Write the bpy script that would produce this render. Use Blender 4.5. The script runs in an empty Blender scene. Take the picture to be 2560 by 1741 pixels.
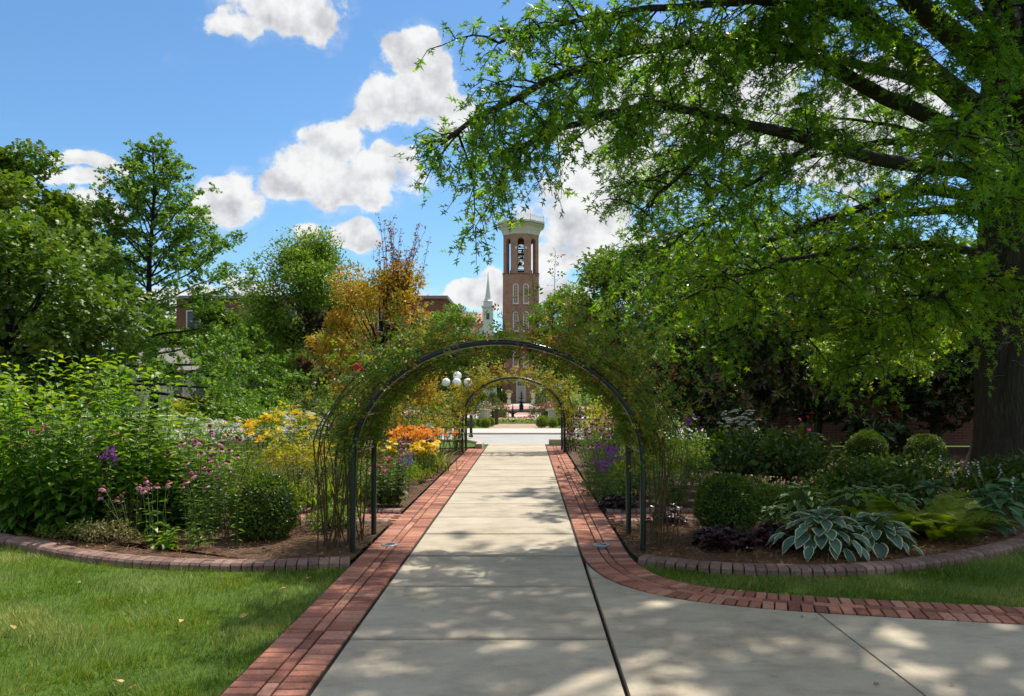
import bpy, math, random
import numpy as np
from mathutils import Vector

random.seed(7)
RNG = np.random.default_rng(11)
PI = math.pi
R = math.radians
scene = bpy.context.scene
COL = scene.collection

# ------------------------------------------------------------------ camera
CAM_H = 1.7
cam_d = bpy.data.cameras.new('camera')
cam_d.sensor_width = 36.0
cam_d.lens = 27.88
cam_d.shift_x = -0.0151
cam_d.shift_y = 0.0407
cam_d.clip_start = 0.05
cam_d.clip_end = 3000.0
cam = bpy.data.objects.new('camera', cam_d)
cam.location = (0, 0, CAM_H)
cam.rotation_euler = (R(90), 0, 0)
COL.objects.link(cam)
scene.camera = cam

# ------------------------------------------------------------------ light
SUN_EL, SUN_AZ = 61.0, 30.0            # azimuth from +Y (view direction) towards +X
SKY_S = 0.15
EXPO = 0.95
sun_d = bpy.data.lights.new('sun', 'SUN')
sun_d.energy = 3.2
sun_d.angle = R(1.0)
sun_d.color = (1.0, 0.93, 0.80)
sun = bpy.data.objects.new('sun', sun_d)
COL.objects.link(sun)
sdir = Vector((math.sin(R(SUN_AZ)) * math.cos(R(SUN_EL)), math.cos(R(SUN_AZ)) * math.cos(R(SUN_EL)), math.sin(R(SUN_EL))))
sun.rotation_euler = sdir.to_track_quat('Z', 'Y').to_euler()
sun.location = sdir * 60

world = bpy.data.worlds.new('World')
scene.world = world
world.use_nodes = True
wt = world.node_tree
for n_ in list(wt.nodes):
    wt.nodes.remove(n_)


class NT:
    """small helper to wire shader nodes"""
    def __init__(self, tree):
        self.t = tree

    def n(self, kind, ins=None, **props):
        nd = self.t.nodes.new(kind)
        for k, v in props.items():
            setattr(nd, k, v)
        if ins:
            for k, v in ins.items():
                self.put(nd.inputs[k], v)
        return nd

    def put(self, sock, v):
        if isinstance(v, bpy.types.NodeSocket):
            self.t.links.new(v, sock)
        elif v is not None:
            sock.default_value = v

    def m(self, op, a, b=None, c=None, clamp=False):
        nd = self.t.nodes.new('ShaderNodeMath')
        nd.operation = op
        nd.use_clamp = clamp
        self.put(nd.inputs[0], a)
        self.put(nd.inputs[1], b)
        self.put(nd.inputs[2], c)
        return nd.outputs[0]

    def v(self, op, a, b=None, out=0):
        nd = self.t.nodes.new('ShaderNodeVectorMath')
        nd.operation = op
        self.put(nd.inputs[0], a)
        self.put(nd.inputs[1], b)
        return nd.outputs[out]

    def noise(self, vec, scale, detail=4, rough=0.5, lac=2.0):
        nd = self.n('ShaderNodeTexNoise', {'Scale': scale, 'Detail': detail, 'Roughness': rough, 'Lacunarity': lac})
        if vec is not None:
            self.put(nd.inputs['Vector'], vec)
        return nd.outputs[0]

    def mix(self, fac, a, b, blend='MIX'):
        nd = self.t.nodes.new('ShaderNodeMix')
        nd.data_type = 'RGBA'
        nd.blend_type = blend
        self.put(nd.inputs[0], fac)
        self.put(nd.inputs[6], a)
        self.put(nd.inputs[7], b)
        return nd.outputs[2]

    def ramp(self, fac, stops, interp='LINEAR'):
        nd = self.t.nodes.new('ShaderNodeValToRGB')
        nd.color_ramp.interpolation = interp
        el = nd.color_ramp.elements
        while len(el) < len(stops):
            el.new(0.5)
        for e, (p, c) in zip(el, stops):
            e.position = p
            e.color = (c[0], c[1], c[2], 1)
        self.put(nd.inputs[0], fac)
        return nd.outputs[0]

    def mr(self, v, a, b, c=0.0, d=1.0, smooth=False):
        nd = self.t.nodes.new('ShaderNodeMapRange')
        nd.interpolation_type = 'SMOOTHSTEP' if smooth else 'LINEAR'
        nd.clamp = True
        self.put(nd.inputs[0], v)
        for i, x in enumerate((a, b, c, d)):
            self.put(nd.inputs[i + 1], x)
        return nd.outputs[0]


def build_sky():
    T = NT(wt)
    out = T.n('ShaderNodeOutputWorld')
    bg = T.n('ShaderNodeBackground', {'Strength': SKY_S})
    sky = T.n('ShaderNodeTexSky')
    sky.sky_type = 'NISHITA'
    sky.sun_disc = False
    sky.sun_elevation = R(SUN_EL)
    sky.sun_rotation = R(SUN_AZ)
    sky.air_density = 1.0
    sky.dust_density = 0.3
    sky.ozone_density = 1.6
    d = T.n('ShaderNodeTexCoord').outputs['Generated']
    s = T.n('ShaderNodeSeparateXYZ', {'Vector': d})
    x, y, z = s.outputs[0], s.outputs[1], s.outputs[2]
    yy = T.m('MAXIMUM', y, 0.08)
    u = T.m('DIVIDE', x, yy)
    w = T.m('DIVIDE', z, yy)
    uv = T.n('ShaderNodeCombineXYZ', {0: u, 1: w, 2: 0.0}).outputs[0]
    # wind-torn outlines: the cloud coordinates are bent by noise taken in the direction itself
    wn = T.n('ShaderNodeTexNoise', {'Vector': d, 'Scale': 7.0, 'Detail': 3.0, 'Roughness': 0.55})
    warp = T.v('SCALE', T.v('SUBTRACT', wn.outputs[1], (0.5, 0.5, 0.5)))
    warp.node.inputs['Scale'].default_value = 0.11
    p = T.v('MULTIPLY', T.v('ADD', uv, warp), (1, 1, 0))
    # cumulus banks: (azimuth tangent, elevation tangent, half width, half height)
    banks = [(-.31, .485, .075, .040), (-.365, .462, .045, .020), (-.265, .468, .032, .030),
             (-.157, .417, .040, .036), (-.170, .352, .064, .038), (-.205, .340, .036, .026), (-.131, .385, .040, .046), (-.100, .34, .05, .04),
             (-.243, .305, .040, .040), (-.262, .262, .076, .038), (-.204, .258, .066, .036), (-.312, .252, .036, .024), (-.176, .278, .034, .024), (-.233, .247, .09, .022),
             (-.381, .240, .040, .032), (-.400, .228, .026, .022),
             (-.562, .226, .030, .024), (-.532, .230, .026, .022),
             (-.575, .270, .055, .017), (-.560, .296, .052, .011),
             (-.350, .138, .046, .024), (-.285, .196, .026, .011), (-.220, .202, .034, .018),
             (-.070, .118, .062, .018), (-.130, .112, .06, .022), (-.035, .128, .04, .020),
             (.075, .215, .075, .050), (.030, .165, .045, .028), (.115, .270, .115, .068), (.050, .130, .060, .025),
             (.230, .380, .17, .085), (.42, .33, .13, .08), (.16, .150, .09, .04), (-.45, .11, .07, .03), (-.62, .12, .09, .03)]
    best = None
    for (cu, cv, ru, rv) in banks:
        q = T.v('MULTIPLY', T.v('SUBTRACT', p, (cu, cv, 0)), (1 / ru, 1 / rv, 0))
        dd = T.v('DOT_PRODUCT', q, q, out=1)
        qy = T.n('ShaderNodeSeparateXYZ', {'Vector': q}).outputs[1]
        wgt = T.m('DIVIDE', 1.0, T.m('ADD', T.m('POWER', dd, 2.5), 0.06))
        num = T.m('MULTIPLY', qy, wgt)
        if best is None:
            best, hs, ws = dd, num, wgt
        else:
            best = T.m('SMOOTH_MIN', best, dd, 0.25)
            hs, ws = T.m('ADD', hs, num), T.m('ADD', ws, wgt)
    hy = T.m('DIVIDE', hs, ws)
    front = T.mr(y, 0.25, 0.45)
    B = T.m('SUBTRACT', 1.0, best)
    B = T.m('MAXIMUM', B, -1.2)
    # unseen cloud over the rest of the sky, its cover raised to whiten ambient light
    zz = T.m('ADD', T.m('MAXIMUM', z, 0.0), 0.12)
    px_ = T.n('ShaderNodeCombineXYZ', {0: T.m('DIVIDE', x, zz), 1: T.m('DIVIDE', y, zz), 2: 0.0}).outputs[0]
    gen = T.m('MULTIPLY_ADD', T.noise(px_, 0.9, 4, 0.5), 6.0, -2.85)
    in_view = T.m('MULTIPLY', front, T.m('MULTIPLY', T.mr(T.m('ABSOLUTE', u), 0.62, 0.85, 1, 0), T.mr(w, 0.50, 0.70, 1, 0)))
    gen = T.m('SUBTRACT', gen, T.m('MULTIPLY', in_view, 4.0))
    B = T.m('MAXIMUM', T.m('MULTIPLY_ADD', T.m('SUBTRACT', 1.0, front), -4.0, B), gen)
    fb = T.noise(d, 18.0, 10, 0.63)
    fr = T.noise(d, 20.0, 4, 0.55)
    fb2 = T.noise(T.v('ADD', d, (0.008, 0.003, 0.014)), 20.0, 4, 0.55)
    dens = T.m('ADD', B, T.m('MULTIPLY_ADD', fb, 3.8, -1.92))
    alpha = T.mr(dens, -0.10, 0.46, smooth=True)
    veil = T.m('MULTIPLY', T.mr(dens, -0.85, 0.1, 0.0, 0.34, smooth=True), T.mr(T.noise(T.v('MULTIPLY', d, (1, 1, 1.6)), 24.0, 8, .7), .42, .68))
    alpha = T.m('MAXIMUM', alpha, veil)
    alpha = T.m('MULTIPLY', alpha, T.mr(z, 0.0, 0.05))
    relief = T.m('MULTIPLY', T.m('SUBTRACT', fr, fb2), 1.5)
    thick = T.mr(dens, 0.2, 1.3)
    low = T.noise(d, 9.0, 3, 0.5)
    # bright heads, grey flat bases
    base = T.mr(T.m('ADD', hy, T.m('MULTIPLY_ADD', low, 1.2, -.6)), -0.95, 0.35, 0.36, 0.0, smooth=True)
    lum = T.m('ADD', T.m('SUBTRACT', 1.05, T.m('MULTIPLY', thick, base)), relief)
    lum = T.m('MINIMUM', T.m('MAXIMUM', lum, 0.66), 1.14)
    k = 0.84 / (SKY_S * 2 ** EXPO)
    cc = T.n('ShaderNodeCombineXYZ', {0: T.m('MULTIPLY', lum, k * 0.97), 1: T.m('MULTIPLY', lum, k * 0.985), 2: T.m('MULTIPLY', T.m('POWER', lum, 0.85), k * 1.0)}).outputs[0]
    skyc = T.mix(1.0, sky.outputs[0], (0.325, 0.455, 0.535, 1), 'MULTIPLY')
    col = T.mix(alpha, skyc, cc)
    T.put(bg.inputs['Color'], col)
    wt.links.new(bg.outputs[0], out.inputs[0])


build_sky()
world.cycles.sampling_method = 'MANUAL'
world.cycles.sample_map_resolution = 512

scene.view_settings.view_transform = 'Standard'
scene.view_settings.look = 'None'
scene.view_settings.exposure = EXPO
scene.view_settings.gamma = 1.0
scene.view_settings.use_curve_mapping = False
scene.render.engine = 'CYCLES'
cy = scene.cycles
cy.max_bounces = 7
cy.diffuse_bounces = 4
cy.glossy_bounces = 2
cy.transmission_bounces = 5
cy.transparent_max_bounces = 6
cy.caustics_reflective = False
cy.caustics_refractive = False
cy.sample_clamp_indirect = 6.0
cy.use_denoising = True
cy.use_adaptive_sampling = True
cy.adaptive_threshold = 0.02

# ------------------------------------------------------------------ materials
MATS = {}


def new_mat(name):
    m = bpy.data.materials.new(name)
    m.use_nodes = True
    t = m.node_tree
    for n_ in list(t.nodes):
        t.nodes.remove(n_)
    MATS[name] = m
    return m, NT(t)


def finish(T, shader):
    o = T.n('ShaderNodeOutputMaterial')
    T.t.links.new(shader, o.inputs[0])


def leaf_mat(name, stops, rough=0.45, trans=0.38, spec=0.35, tcol=(1.25, 1.35, 0.45), gain=1.6, hue=(1.62, 1.06, .70)):
    m, T = new_mat(name)
    a = T.n('ShaderNodeAttribute', attribute_name='tint').outputs['Fac']
    oi = T.n('ShaderNodeObjectInfo').outputs['Random']
    f = T.m('ADD', a, T.m('MULTIPLY', T.m('SUBTRACT', oi, 0.5), 0.12))
    c = T.ramp(f, [(p_, tuple(min(.8, x * gain * h_) for x, h_ in zip(c_, hue if c_[1] > c_[0] else (1, 1, 1)))) for p_, c_ in stops])
    pos = T.n('ShaderNodeNewGeometry').outputs['Position']
    nz = T.noise(pos, 22.0, 2, 0.5)
    c = T.mix(1.0, c, T.ramp(nz, [(0.3, (0.82, 0.82, 0.82)), (0.7, (1.16, 1.16, 1.16))]), 'MULTIPLY')
    b = T.n('ShaderNodeBsdfPrincipled', {'Base Color': c, 'Roughness': rough, 'Specular IOR Level': spec})
    tc = T.mix(1.0, c, (tcol[0], tcol[1], tcol[2], 1), 'MULTIPLY')
    tr = T.n('ShaderNodeBsdfTranslucent', {'Color': tc})
    mx = T.n('ShaderNodeMixShader', {0: trans, 1: b.outputs[0], 2: tr.outputs[0]})
    finish(T, mx.outputs[0])
    return m


def flat_mat(name, col, rough=0.6, metal=0.0, spec=0.4, var=0.12, nscale=6.0, bump=0.0, bscale=40.0):
    """a plain material with mottling and fine relief"""
    m, T = new_mat(name)
    oc = T.n('ShaderNodeTexCoord').outputs['Object']
    n1 = T.noise(oc, nscale, 5, 0.6)
    c = T.mix(1.0, (col[0], col[1], col[2], 1), T.ramp(n1, [(0.25, (1 - var * 2,) * 3), (0.75, (1 + var * 2,) * 3)]), 'MULTIPLY')
    b = T.n('ShaderNodeBsdfPrincipled', {'Base Color': c, 'Roughness': rough, 'Metallic': metal, 'Specular IOR Level': spec})
    if bump:
        bp = T.n('ShaderNodeBump', {'Strength': bump, 'Distance': 0.01, 'Height': T.noise(oc, bscale, 4, 0.6)})
        T.put(b.inputs['Normal'], bp.outputs[0])
    finish(T, b.outputs[0])
    return m


def make_materials():
    # --- foliage
    leaf_mat('oak_leaf', [(0, (.018, .058, .010)), (.45, (.036, .105, .014)), (.8, (.060, .150, .018)), (1, (.120, .190, .020))], rough=.38, trans=.55, tcol=(1.4, 1.45, .4), gain=2.05, hue=(1.48, 1.06, .75))
    leaf_mat('far_oak_leaf', [(0, (.022, .072, .014)), (.5, (.044, .125, .020)), (1, (.085, .185, .028))], trans=.45, tcol=(1.35, 1.4, .45), gain=1.9, hue=(1.5, 1.02, .8))
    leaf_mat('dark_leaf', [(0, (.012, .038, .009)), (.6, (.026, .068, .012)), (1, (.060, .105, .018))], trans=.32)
    leaf_mat('mid_leaf', [(0, (.024, .070, .014)), (.5, (.046, .120, .022)), (1, (.090, .165, .032))], trans=.36)
    leaf_mat('olive_leaf', [(0, (.035, .075, .014)), (.5, (.070, .125, .020)), (1, (.120, .165, .035))], trans=.36, gain=1.95, hue=(1.25, 1.12, .8))
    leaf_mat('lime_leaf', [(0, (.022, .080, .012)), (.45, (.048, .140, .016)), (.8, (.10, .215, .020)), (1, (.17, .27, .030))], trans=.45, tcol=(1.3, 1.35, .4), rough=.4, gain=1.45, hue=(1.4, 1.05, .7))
    leaf_mat('yellow_green_leaf', [(0, (.055, .105, .014)), (.5, (.115, .175, .022)), (.85, (.20, .23, .030)), (1, (.30, .26, .035))], trans=.42)
    leaf_mat('rose_leaf', [(0, (.018, .060, .012)), (.42, (.042, .105, .016)), (.72, (.095, .150, .022)), (.84, (.19, .18, .022)), (.90, (.20, .07, .022)), (1, (.13, .035, .026))], trans=.40, gain=1.9)
    leaf_mat('far_rose_leaf', [(0, (.040, .085, .016)), (.45, (.10, .16, .022)), (.78, (.19, .21, .030)), (.90, (.26, .16, .045)), (1, (.20, .07, .035))], trans=.42)
    leaf_mat('autumn_leaf', [(0, (.16, .20, .025)), (.3, (.36, .31, .035)), (.55, (.50, .31, .032)), (.8, (.46, .19, .030)), (1, (.30, .10, .028))], trans=.42, tcol=(1.25, 1.1, .45), gain=1.1)
    leaf_mat('brown_twig_leaf', [(0, (.30, .17, .045)), (.5, (.28, .115, .040)), (1, (.17, .065, .030))], trans=.35, tcol=(1.3, 1.0, .5), gain=1.1)
    leaf_mat('magnolia_leaf', [(0, (.008, .026, .008)), (.7, (.018, .048, .012)), (.80, (.030, .065, .015)), (.88, (.11, .050, .020)), (1, (.17, .085, .035))], rough=.24, trans=.10, spec=.6)
    leaf_mat('box_leaf', [(0, (.012, .042, .008)), (.6, (.030, .085, .012)), (.85, (.060, .135, .016)), (1, (.13, .19, .03))], rough=.35, trans=.30)
    leaf_mat('bright_box_leaf', [(0, (.035, .090, .012)), (.5, (.075, .160, .018)), (1, (.13, .22, .03))], rough=.4, trans=.35)
    leaf_mat('grey_leaf', [(0, (.070, .105, .065)), (.5, (.125, .165, .105)), (1, (.20, .235, .155))], trans=.28, gain=1.1)
    leaf_mat('blue_leaf', [(0, (.035, .075, .055)), (.5, (.070, .120, .090)), (1, (.12, .18, .13))], trans=.2)
    leaf_mat('heuchera_leaf', [(0, (.018, .008, .010)), (.6, (.045, .016, .022)), (.9, (.085, .018, .035)), (1, (.12, .07, .055))], rough=.3, trans=.15, tcol=(1.5, .4, .7), spec=.5, gain=1.1)
    leaf_mat('fern_leaf', [(0, (.035, .085, .010)), (.6, (.075, .145, .014)), (.92, (.12, .19, .02)), (1, (.15, .075, .02))], trans=.42)
    leaf_mat('plum_leaf', [(0, (.035, .018, .014)), (.6, (.075, .038, .022)), (1, (.13, .07, .035))], trans=.3, tcol=(1.2, .8, .6))
    leaf_mat('strap_leaf', [(0, (.035, .095, .016)), (.6, (.075, .155, .022)), (.9, (.14, .20, .035)), (1, (.27, .23, .07))], trans=.4)
    leaf_mat('grass_blade', [(0, (.028, .075, .010)), (.45, (.068, .145, .018)), (.8, (.125, .21, .034)), (.93, (.20, .24, .08)), (1, (.36, .30, .15))], rough=.5, trans=.35, tcol=(1.1, 1.2, .5), gain=1.3, hue=(1.48, 1.08, .75))
    leaf_mat('dry_leaf', [(0, (.22, .09, .03)), (.5, (.38, .22, .07)), (1, (.50, .36, .17))], rough=.6, trans=.2, tcol=(1.1, .9, .5), gain=1.1)
    leaf_mat('straw', [(0, (.075, .032, .014)), (.5, (.17, .085, .035)), (.9, (.27, .15, .065)), (1, (.38, .25, .12))], rough=.8, trans=.08, tcol=(1, .8, .5), gain=1.1)
    # --- petals
    P = lambda n, a, b: leaf_mat(n, [(0, a), (1, b)], rough=.55, trans=.3, tcol=(1.15, 1.1, 1.1), spec=.2, gain=1.0)
    P('pink_petal', (.52, .20, .36), (.74, .44, .56))
    P('magenta_petal', (.22, .012, .065), (.40, .03, .13))
    P('hot_pink_petal', (.66, .05, .24), (.80, .18, .42))
    P('red_petal', (.50, .015, .03), (.68, .08, .08))
    P('purple_petal', (.24, .04, .36), (.42, .12, .55))
    P('blue_petal', (.14, .11, .42), (.28, .24, .58))
    P('white_petal', (.62, .62, .55), (.80, .80, .74))
    P('lilac_petal', (.55, .50, .60), (.74, .70, .76))
    P('yellow_petal', (.70, .42, .01), (.85, .62, .03))
    P('orange_petal', (.72, .20, .01), (.88, .36, .05))
    P('cone_brown', (.13, .035, .008), (.26, .085, .012))
    # --- wood
    for nm, c1, c2, sc in (('oak_bark', (.030, .024, .018), (.105, .085, .066), 9.0), ('far_bark', (.06, .048, .036), (.15, .125, .10), 5.0), ('cane', (.085, .055, .026), (.13, .13, .045), 20.0), ('dark_twig', (.020, .016, .012), (.055, .045, .035), 14.0), ('dead_twig', (.20, .17, .14), (.34, .30, .26), 30.0)):
        m, T = new_mat(nm)
        oc = T.n('ShaderNodeTexCoord').outputs['Object']
        st = T.v('MULTIPLY', oc, (1, 1, 0.16))
        nz = T.noise(st, sc, 6, 0.65)
        ridg = T.m('ABSOLUTE', T.m('MULTIPLY_ADD', T.noise(st, sc * 2.2, 3, 0.6), 2.0, -1.0))
        c = T.ramp(T.m('MULTIPLY_ADD', ridg, 0.8, T.m('MULTIPLY_ADD', nz, 0.7, -0.15)), [(0.15, c1), (0.85, c2)])
        b = T.n('ShaderNodeBsdfPrincipled', {'Base Color': c, 'Roughness': .85, 'Specular IOR Level': .2})
        bp = T.n('ShaderNodeBump', {'Strength': 0.9, 'Distance': 0.03, 'Height': T.m('ADD', ridg, nz)})
        T.put(b.inputs['Normal'], bp.outputs[0])
        finish(T, b.outputs[0])
    flat_mat('stem', (.075, .13, .032), var=.15, nscale=9)
    flat_mat('pale_stem', (.22, .24, .10), var=.12, nscale=9)
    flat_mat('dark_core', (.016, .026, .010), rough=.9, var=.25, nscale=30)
    # --- hard surfaces
    flat_mat('arch_paint', (.003, .016, .012), rough=.3, spec=.5, var=.1)
    flat_mat('galvanised', (.30, .30, .28), rough=.45, metal=.4, var=.08)
    flat_mat('black_iron', (.018, .019, .020), rough=.45, var=.15, nscale=12)
    flat_mat('steel_dark', (.030, .034, .040), rough=.5, var=.15)
    flat_mat('white_paint', (.62, .61, .56), rough=.5, var=.05)
    flat_mat('door_paint', (.56, .56, .53), rough=.5, var=.04)
    flat_mat('cream_stone', (.60, .56, .46), rough=.6, var=.06, bump=.2)
    flat_mat('pale_trim', (.55, .53, .46), rough=.6, var=.05)
    flat_mat('rail_white', (.72, .74, .76), rough=.4, var=.03)
    flat_mat('globe_glass', (.86, .86, .86), rough=.18, spec=.5, var=.02)
    flat_mat('glass_dark', (.030, .038, .045), rough=.08, spec=.6, var=.1)
    flat_mat('green_copper', (.22, .42, .34), rough=.6, var=.08)
    flat_mat('pink_roof', (.46, .20, .19), rough=.7, var=.08)
    flat_mat('grey_roof', (.22, .20, .19), rough=.8, var=.12)
    flat_mat('wall_pale', (.46, .44, .40), rough=.7, var=.06)
    flat_mat('soil', (.085, .045, .024), rough=.95, var=.25, nscale=20, bump=.8, bscale=60)
    flat_mat('joint_sand', (.026, .020, .017), rough=.95, var=.2, nscale=30)
    flat_mat('lamp_metal', (.40, .40, .39), rough=.35, metal=.6, var=.05)
    # concrete with water marks and a fine broom texture
    m, T = new_mat('concrete')
    pos = T.n('ShaderNodeNewGeometry').outputs['Position']
    big = T.noise(pos, 0.9, 5, 0.62)
    mid = T.noise(T.v('ADD', pos, (9.1, 3.3, 0)), 3.6, 6, 0.7)
    fine = T.noise(pos, 170.0, 3, 0.7)
    oi = T.n('ShaderNodeObjectInfo').outputs['Random']
    f = T.m('ADD', T.m('MULTIPLY', big, 0.55), T.m('MULTIPLY_ADD', mid, 0.45, T.m('MULTIPLY_ADD', oi, 0.10, -0.05)))
    c = T.ramp(f, [(0.30, (.265, .220, .165)), (0.45, (.41, .352, .272)), (0.58, (.47, .41, .322)), (0.72, (.535, .475, .38))])
    c = T.mix(1.0, c, T.ramp(fine, [(0.25, (.80, .80, .80)), (0.7, (1.1, 1.1, 1.1))]), 'MULTIPLY')
    spot = T.mr(T.noise(T.v('ADD', pos, (2, 7, 0)), 26.0, 2, 0.5), 0.74, 0.80)
    c = T.mix(T.m('MULTIPLY', spot, 0.55), c, (.15, .13, .11, 1))
    gen = T.n('ShaderNodeSeparateXYZ', {'Vector': T.n('ShaderNodeTexCoord').outputs['Generated']})
    gy = gen.outputs[1]
    ed = T.m('MINIMUM', gy, T.m('SUBTRACT', 1.0, gy))
    dirt = T.mr(T.m('ADD', ed, T.m('MULTIPLY_ADD', mid, .03, -.015)), .004, .034, .34, 0.0)
    c = T.mix(dirt, c, (.11, .09, .07, 1))
    streak = T.noise(T.v('MULTIPLY', pos, (1.0, 2.6, 1)), 1.7, 6, .72)
    c = T.mix(1.0, c, T.ramp(streak, [(.34, (.84, .83, .81)), (.5, (1, 1, 1)), (.7, (1.06, 1.06, 1.05))]), 'MULTIPLY')
    b = T.n('ShaderNodeBsdfPrincipled', {'Base Color': c, 'Roughness': .8, 'Specular IOR Level': .3})
    bp = T.n('ShaderNodeBump', {'Strength': .35, 'Distance': .004, 'Height': T.m('ADD', fine, T.m('MULTIPLY', mid, 2.0))})
    T.put(b.inputs['Normal'], bp.outputs[0])
    finish(T, b.outputs[0])
    flat_mat('road', (.34, .335, .33), rough=.8, var=.07, nscale=.8, bump=.2)
    flat_mat('pale_pavement', (.46, .43, .38), rough=.8, var=.06, nscale=1.2, bump=.2)
    flat_mat('tan_pavement', (.34, .24, .17), rough=.85, var=.10, nscale=2, bump=.2)
    flat_mat('kerb_concrete', (.43, .38, .29), rough=.8, var=.10, nscale=3, bump=.3)
    # brick pavers and stamped edging: each piece its own shade
    for nm, stops in (('paver', [(0, (.21, .086, .062)), (.3, (.33, .136, .094)), (.7, (.43, .188, .128)), (1, (.50, .26, .185))]),
                      ('edging', [(0, (.17, .105, .088)), (.5, (.225, .140, .118)), (1, (.29, .195, .165))])):
        m, T = new_mat(nm)
        a = T.n('ShaderNodeAttribute', attribute_name='tint').outputs['Fac']
        oi = T.n('ShaderNodeObjectInfo').outputs['Random']
        f = T.m('FRACT', T.m('ADD', a, oi))
        c = T.ramp(f, stops)
        pos = T.n('ShaderNodeNewGeometry').outputs['Position']
        n1 = T.noise(pos, 38.0, 5, 0.7)
        n2 = T.noise(pos, 2.2, 3, 0.6)
        c = T.mix(1.0, c, T.ramp(n1, [(0.32, (.50, .50, .52)), (0.46, (.95, .95, .95)), (0.75, (1.18, 1.16, 1.14))]), 'MULTIPLY')
        c = T.mix(1.0, c, T.ramp(n2, [(0.3, (.84, .84, .86)), (0.7, (1.12, 1.10, 1.08))]), 'MULTIPLY')
        b = T.n('ShaderNodeBsdfPrincipled', {'Base Color': c, 'Roughness': .85, 'Specular IOR Level': .25})
        bp = T.n('ShaderNodeBump', {'Strength': .5, 'Distance': .004, 'Height': T.noise(pos, 90.0, 4, 0.7)})
        T.put(b.inputs['Normal'], bp.outputs[0])
        finish(T, b.outputs[0])
    # brickwork of the far walls (too far off to tell the bricks apart)
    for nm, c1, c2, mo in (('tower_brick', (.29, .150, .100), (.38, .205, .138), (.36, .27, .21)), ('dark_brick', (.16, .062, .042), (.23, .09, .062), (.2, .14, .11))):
        m, T = new_mat(nm)
        oc = T.n('ShaderNodeTexCoord').outputs['Object']
        s = T.n('ShaderNodeSeparateXYZ', {'Vector': oc})
        vec = T.n('ShaderNodeCombineXYZ', {0: T.m('ADD', s.outputs[0], s.outputs[1]), 1: s.outputs[2], 2: 0.0}).outputs[0]
        bt = T.n('ShaderNodeTexBrick', {'Vector': vec, 'Color1': c1 + (1,), 'Color2': c2 + (1,), 'Mortar': mo + (1,), 'Scale': 1.0, 'Mortar Size': .010, 'Brick Width': .24, 'Row Height': .085})
        nz = T.noise(oc, 1.2, 4, .6)
        c = T.mix(1.0, bt.outputs[0], T.ramp(nz, [(.3, (.85, .85, .85)), (.7, (1.12, 1.12, 1.12))]), 'MULTIPLY')
        b = T.n('ShaderNodeBsdfPrincipled', {'Base Color': c, 'Roughness': .85, 'Specular IOR Level': .2})
        finish(T, b.outputs[0])
    m, T = new_mat('plaza_brick')
    pos = T.n('ShaderNodeNewGeometry').outputs['Position']
    bt = T.n('ShaderNodeTexBrick', {'Vector': pos, 'Color1': (.36, .17, .125, 1), 'Color2': (.46, .25, .19, 1), 'Mortar': (.4, .3, .24, 1), 'Scale': 1.0, 'Mortar Size': .008, 'Brick Width': .2, 'Row Height': .1})
    b = T.n('ShaderNodeBsdfPrincipled', {'Base Color': bt.outputs[0], 'Roughness': .85})
    finish(T, b.outputs[0])
    # lawn soil and thatch under the blades; stands alone for the far lawn
    m, T = new_mat('lawn')
    pos = T.n('ShaderNodeNewGeometry').outputs['Position']
    n1 = T.noise(pos, 0.35, 4, .6)
    n2 = T.noise(T.v('MULTIPLY', pos, (1, 1, 1)), 14.0, 6, .75)
    c = T.ramp(T.m('ADD', T.m('MULTIPLY', n1, .4), T.m('MULTIPLY', n2, .6)), [(.3, (.040, .080, .014)), (.5, (.075, .140, .024)), (.7, (.125, .185, .040))])
    b = T.n('ShaderNodeBsdfPrincipled', {'Base Color': c, 'Roughness': .9, 'Specular IOR Level': .1})
    bp = T.n('ShaderNodeBump', {'Strength': .6, 'Distance': .03, 'Height': n2})
    T.put(b.inputs['Normal'], bp.outputs[0])
    finish(T, b.outputs[0])
    # variegated hosta: blue-green middle, cream margin, stored on the leaf as 'edge'
    for nm, mid_, mar in (('hosta_leaf', (.095, .185, .150), (.60, .60, .33)), ('green_hosta_leaf', (.070, .165, .040), (.36, .44, .15)), ('plain_hosta_leaf', (.055, .145, .045), (.075, .17, .05))):
        m, T = new_mat(nm)
        e = T.n('ShaderNodeAttribute', attribute_name='edge').outputs['Fac']
        oi = T.n('ShaderNodeObjectInfo').outputs['Random']
        pos = T.n('ShaderNodeNewGeometry').outputs['Position']
        nz = T.noise(pos, 30.0, 3, .6)
        f = T.mr(T.m('ADD', e, T.m('MULTIPLY_ADD', nz, .3, -.15)), .75, .86)
        k = T.m('MULTIPLY_ADD', oi, .5, .75)
        mc = T.mix(1.0, mid_ + (1,), T.n('ShaderNodeCombineColor', {0: k, 1: k, 2: k}).outputs[0], 'MULTIPLY')
        c = T.mix(f, mc, mar + (1,))
        b = T.n('ShaderNodeBsdfPrincipled', {'Base Color': c, 'Roughness': .42, 'Specular IOR Level': .35})
        tr = T.n('ShaderNodeBsdfTranslucent', {'Color': T.mix(1.0, c, (1.1, 1.25, .5, 1), 'MULTIPLY')})
        mx = T.n('ShaderNodeMixShader', {0: .2, 1: b.outputs[0], 2: tr.outputs[0]})
        finish(T, mx.outputs[0])


make_materials()

# ------------------------------------------------------------------ mesh helpers


def W(px, py, d):
    """a point at distance d in the direction measured at px, py on a 2324 wide view of the photograph"""
    return np.array(((px - 1197) * d / 1800.0, d, CAM_H + (885 - py) * d / 1800.0))


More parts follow.
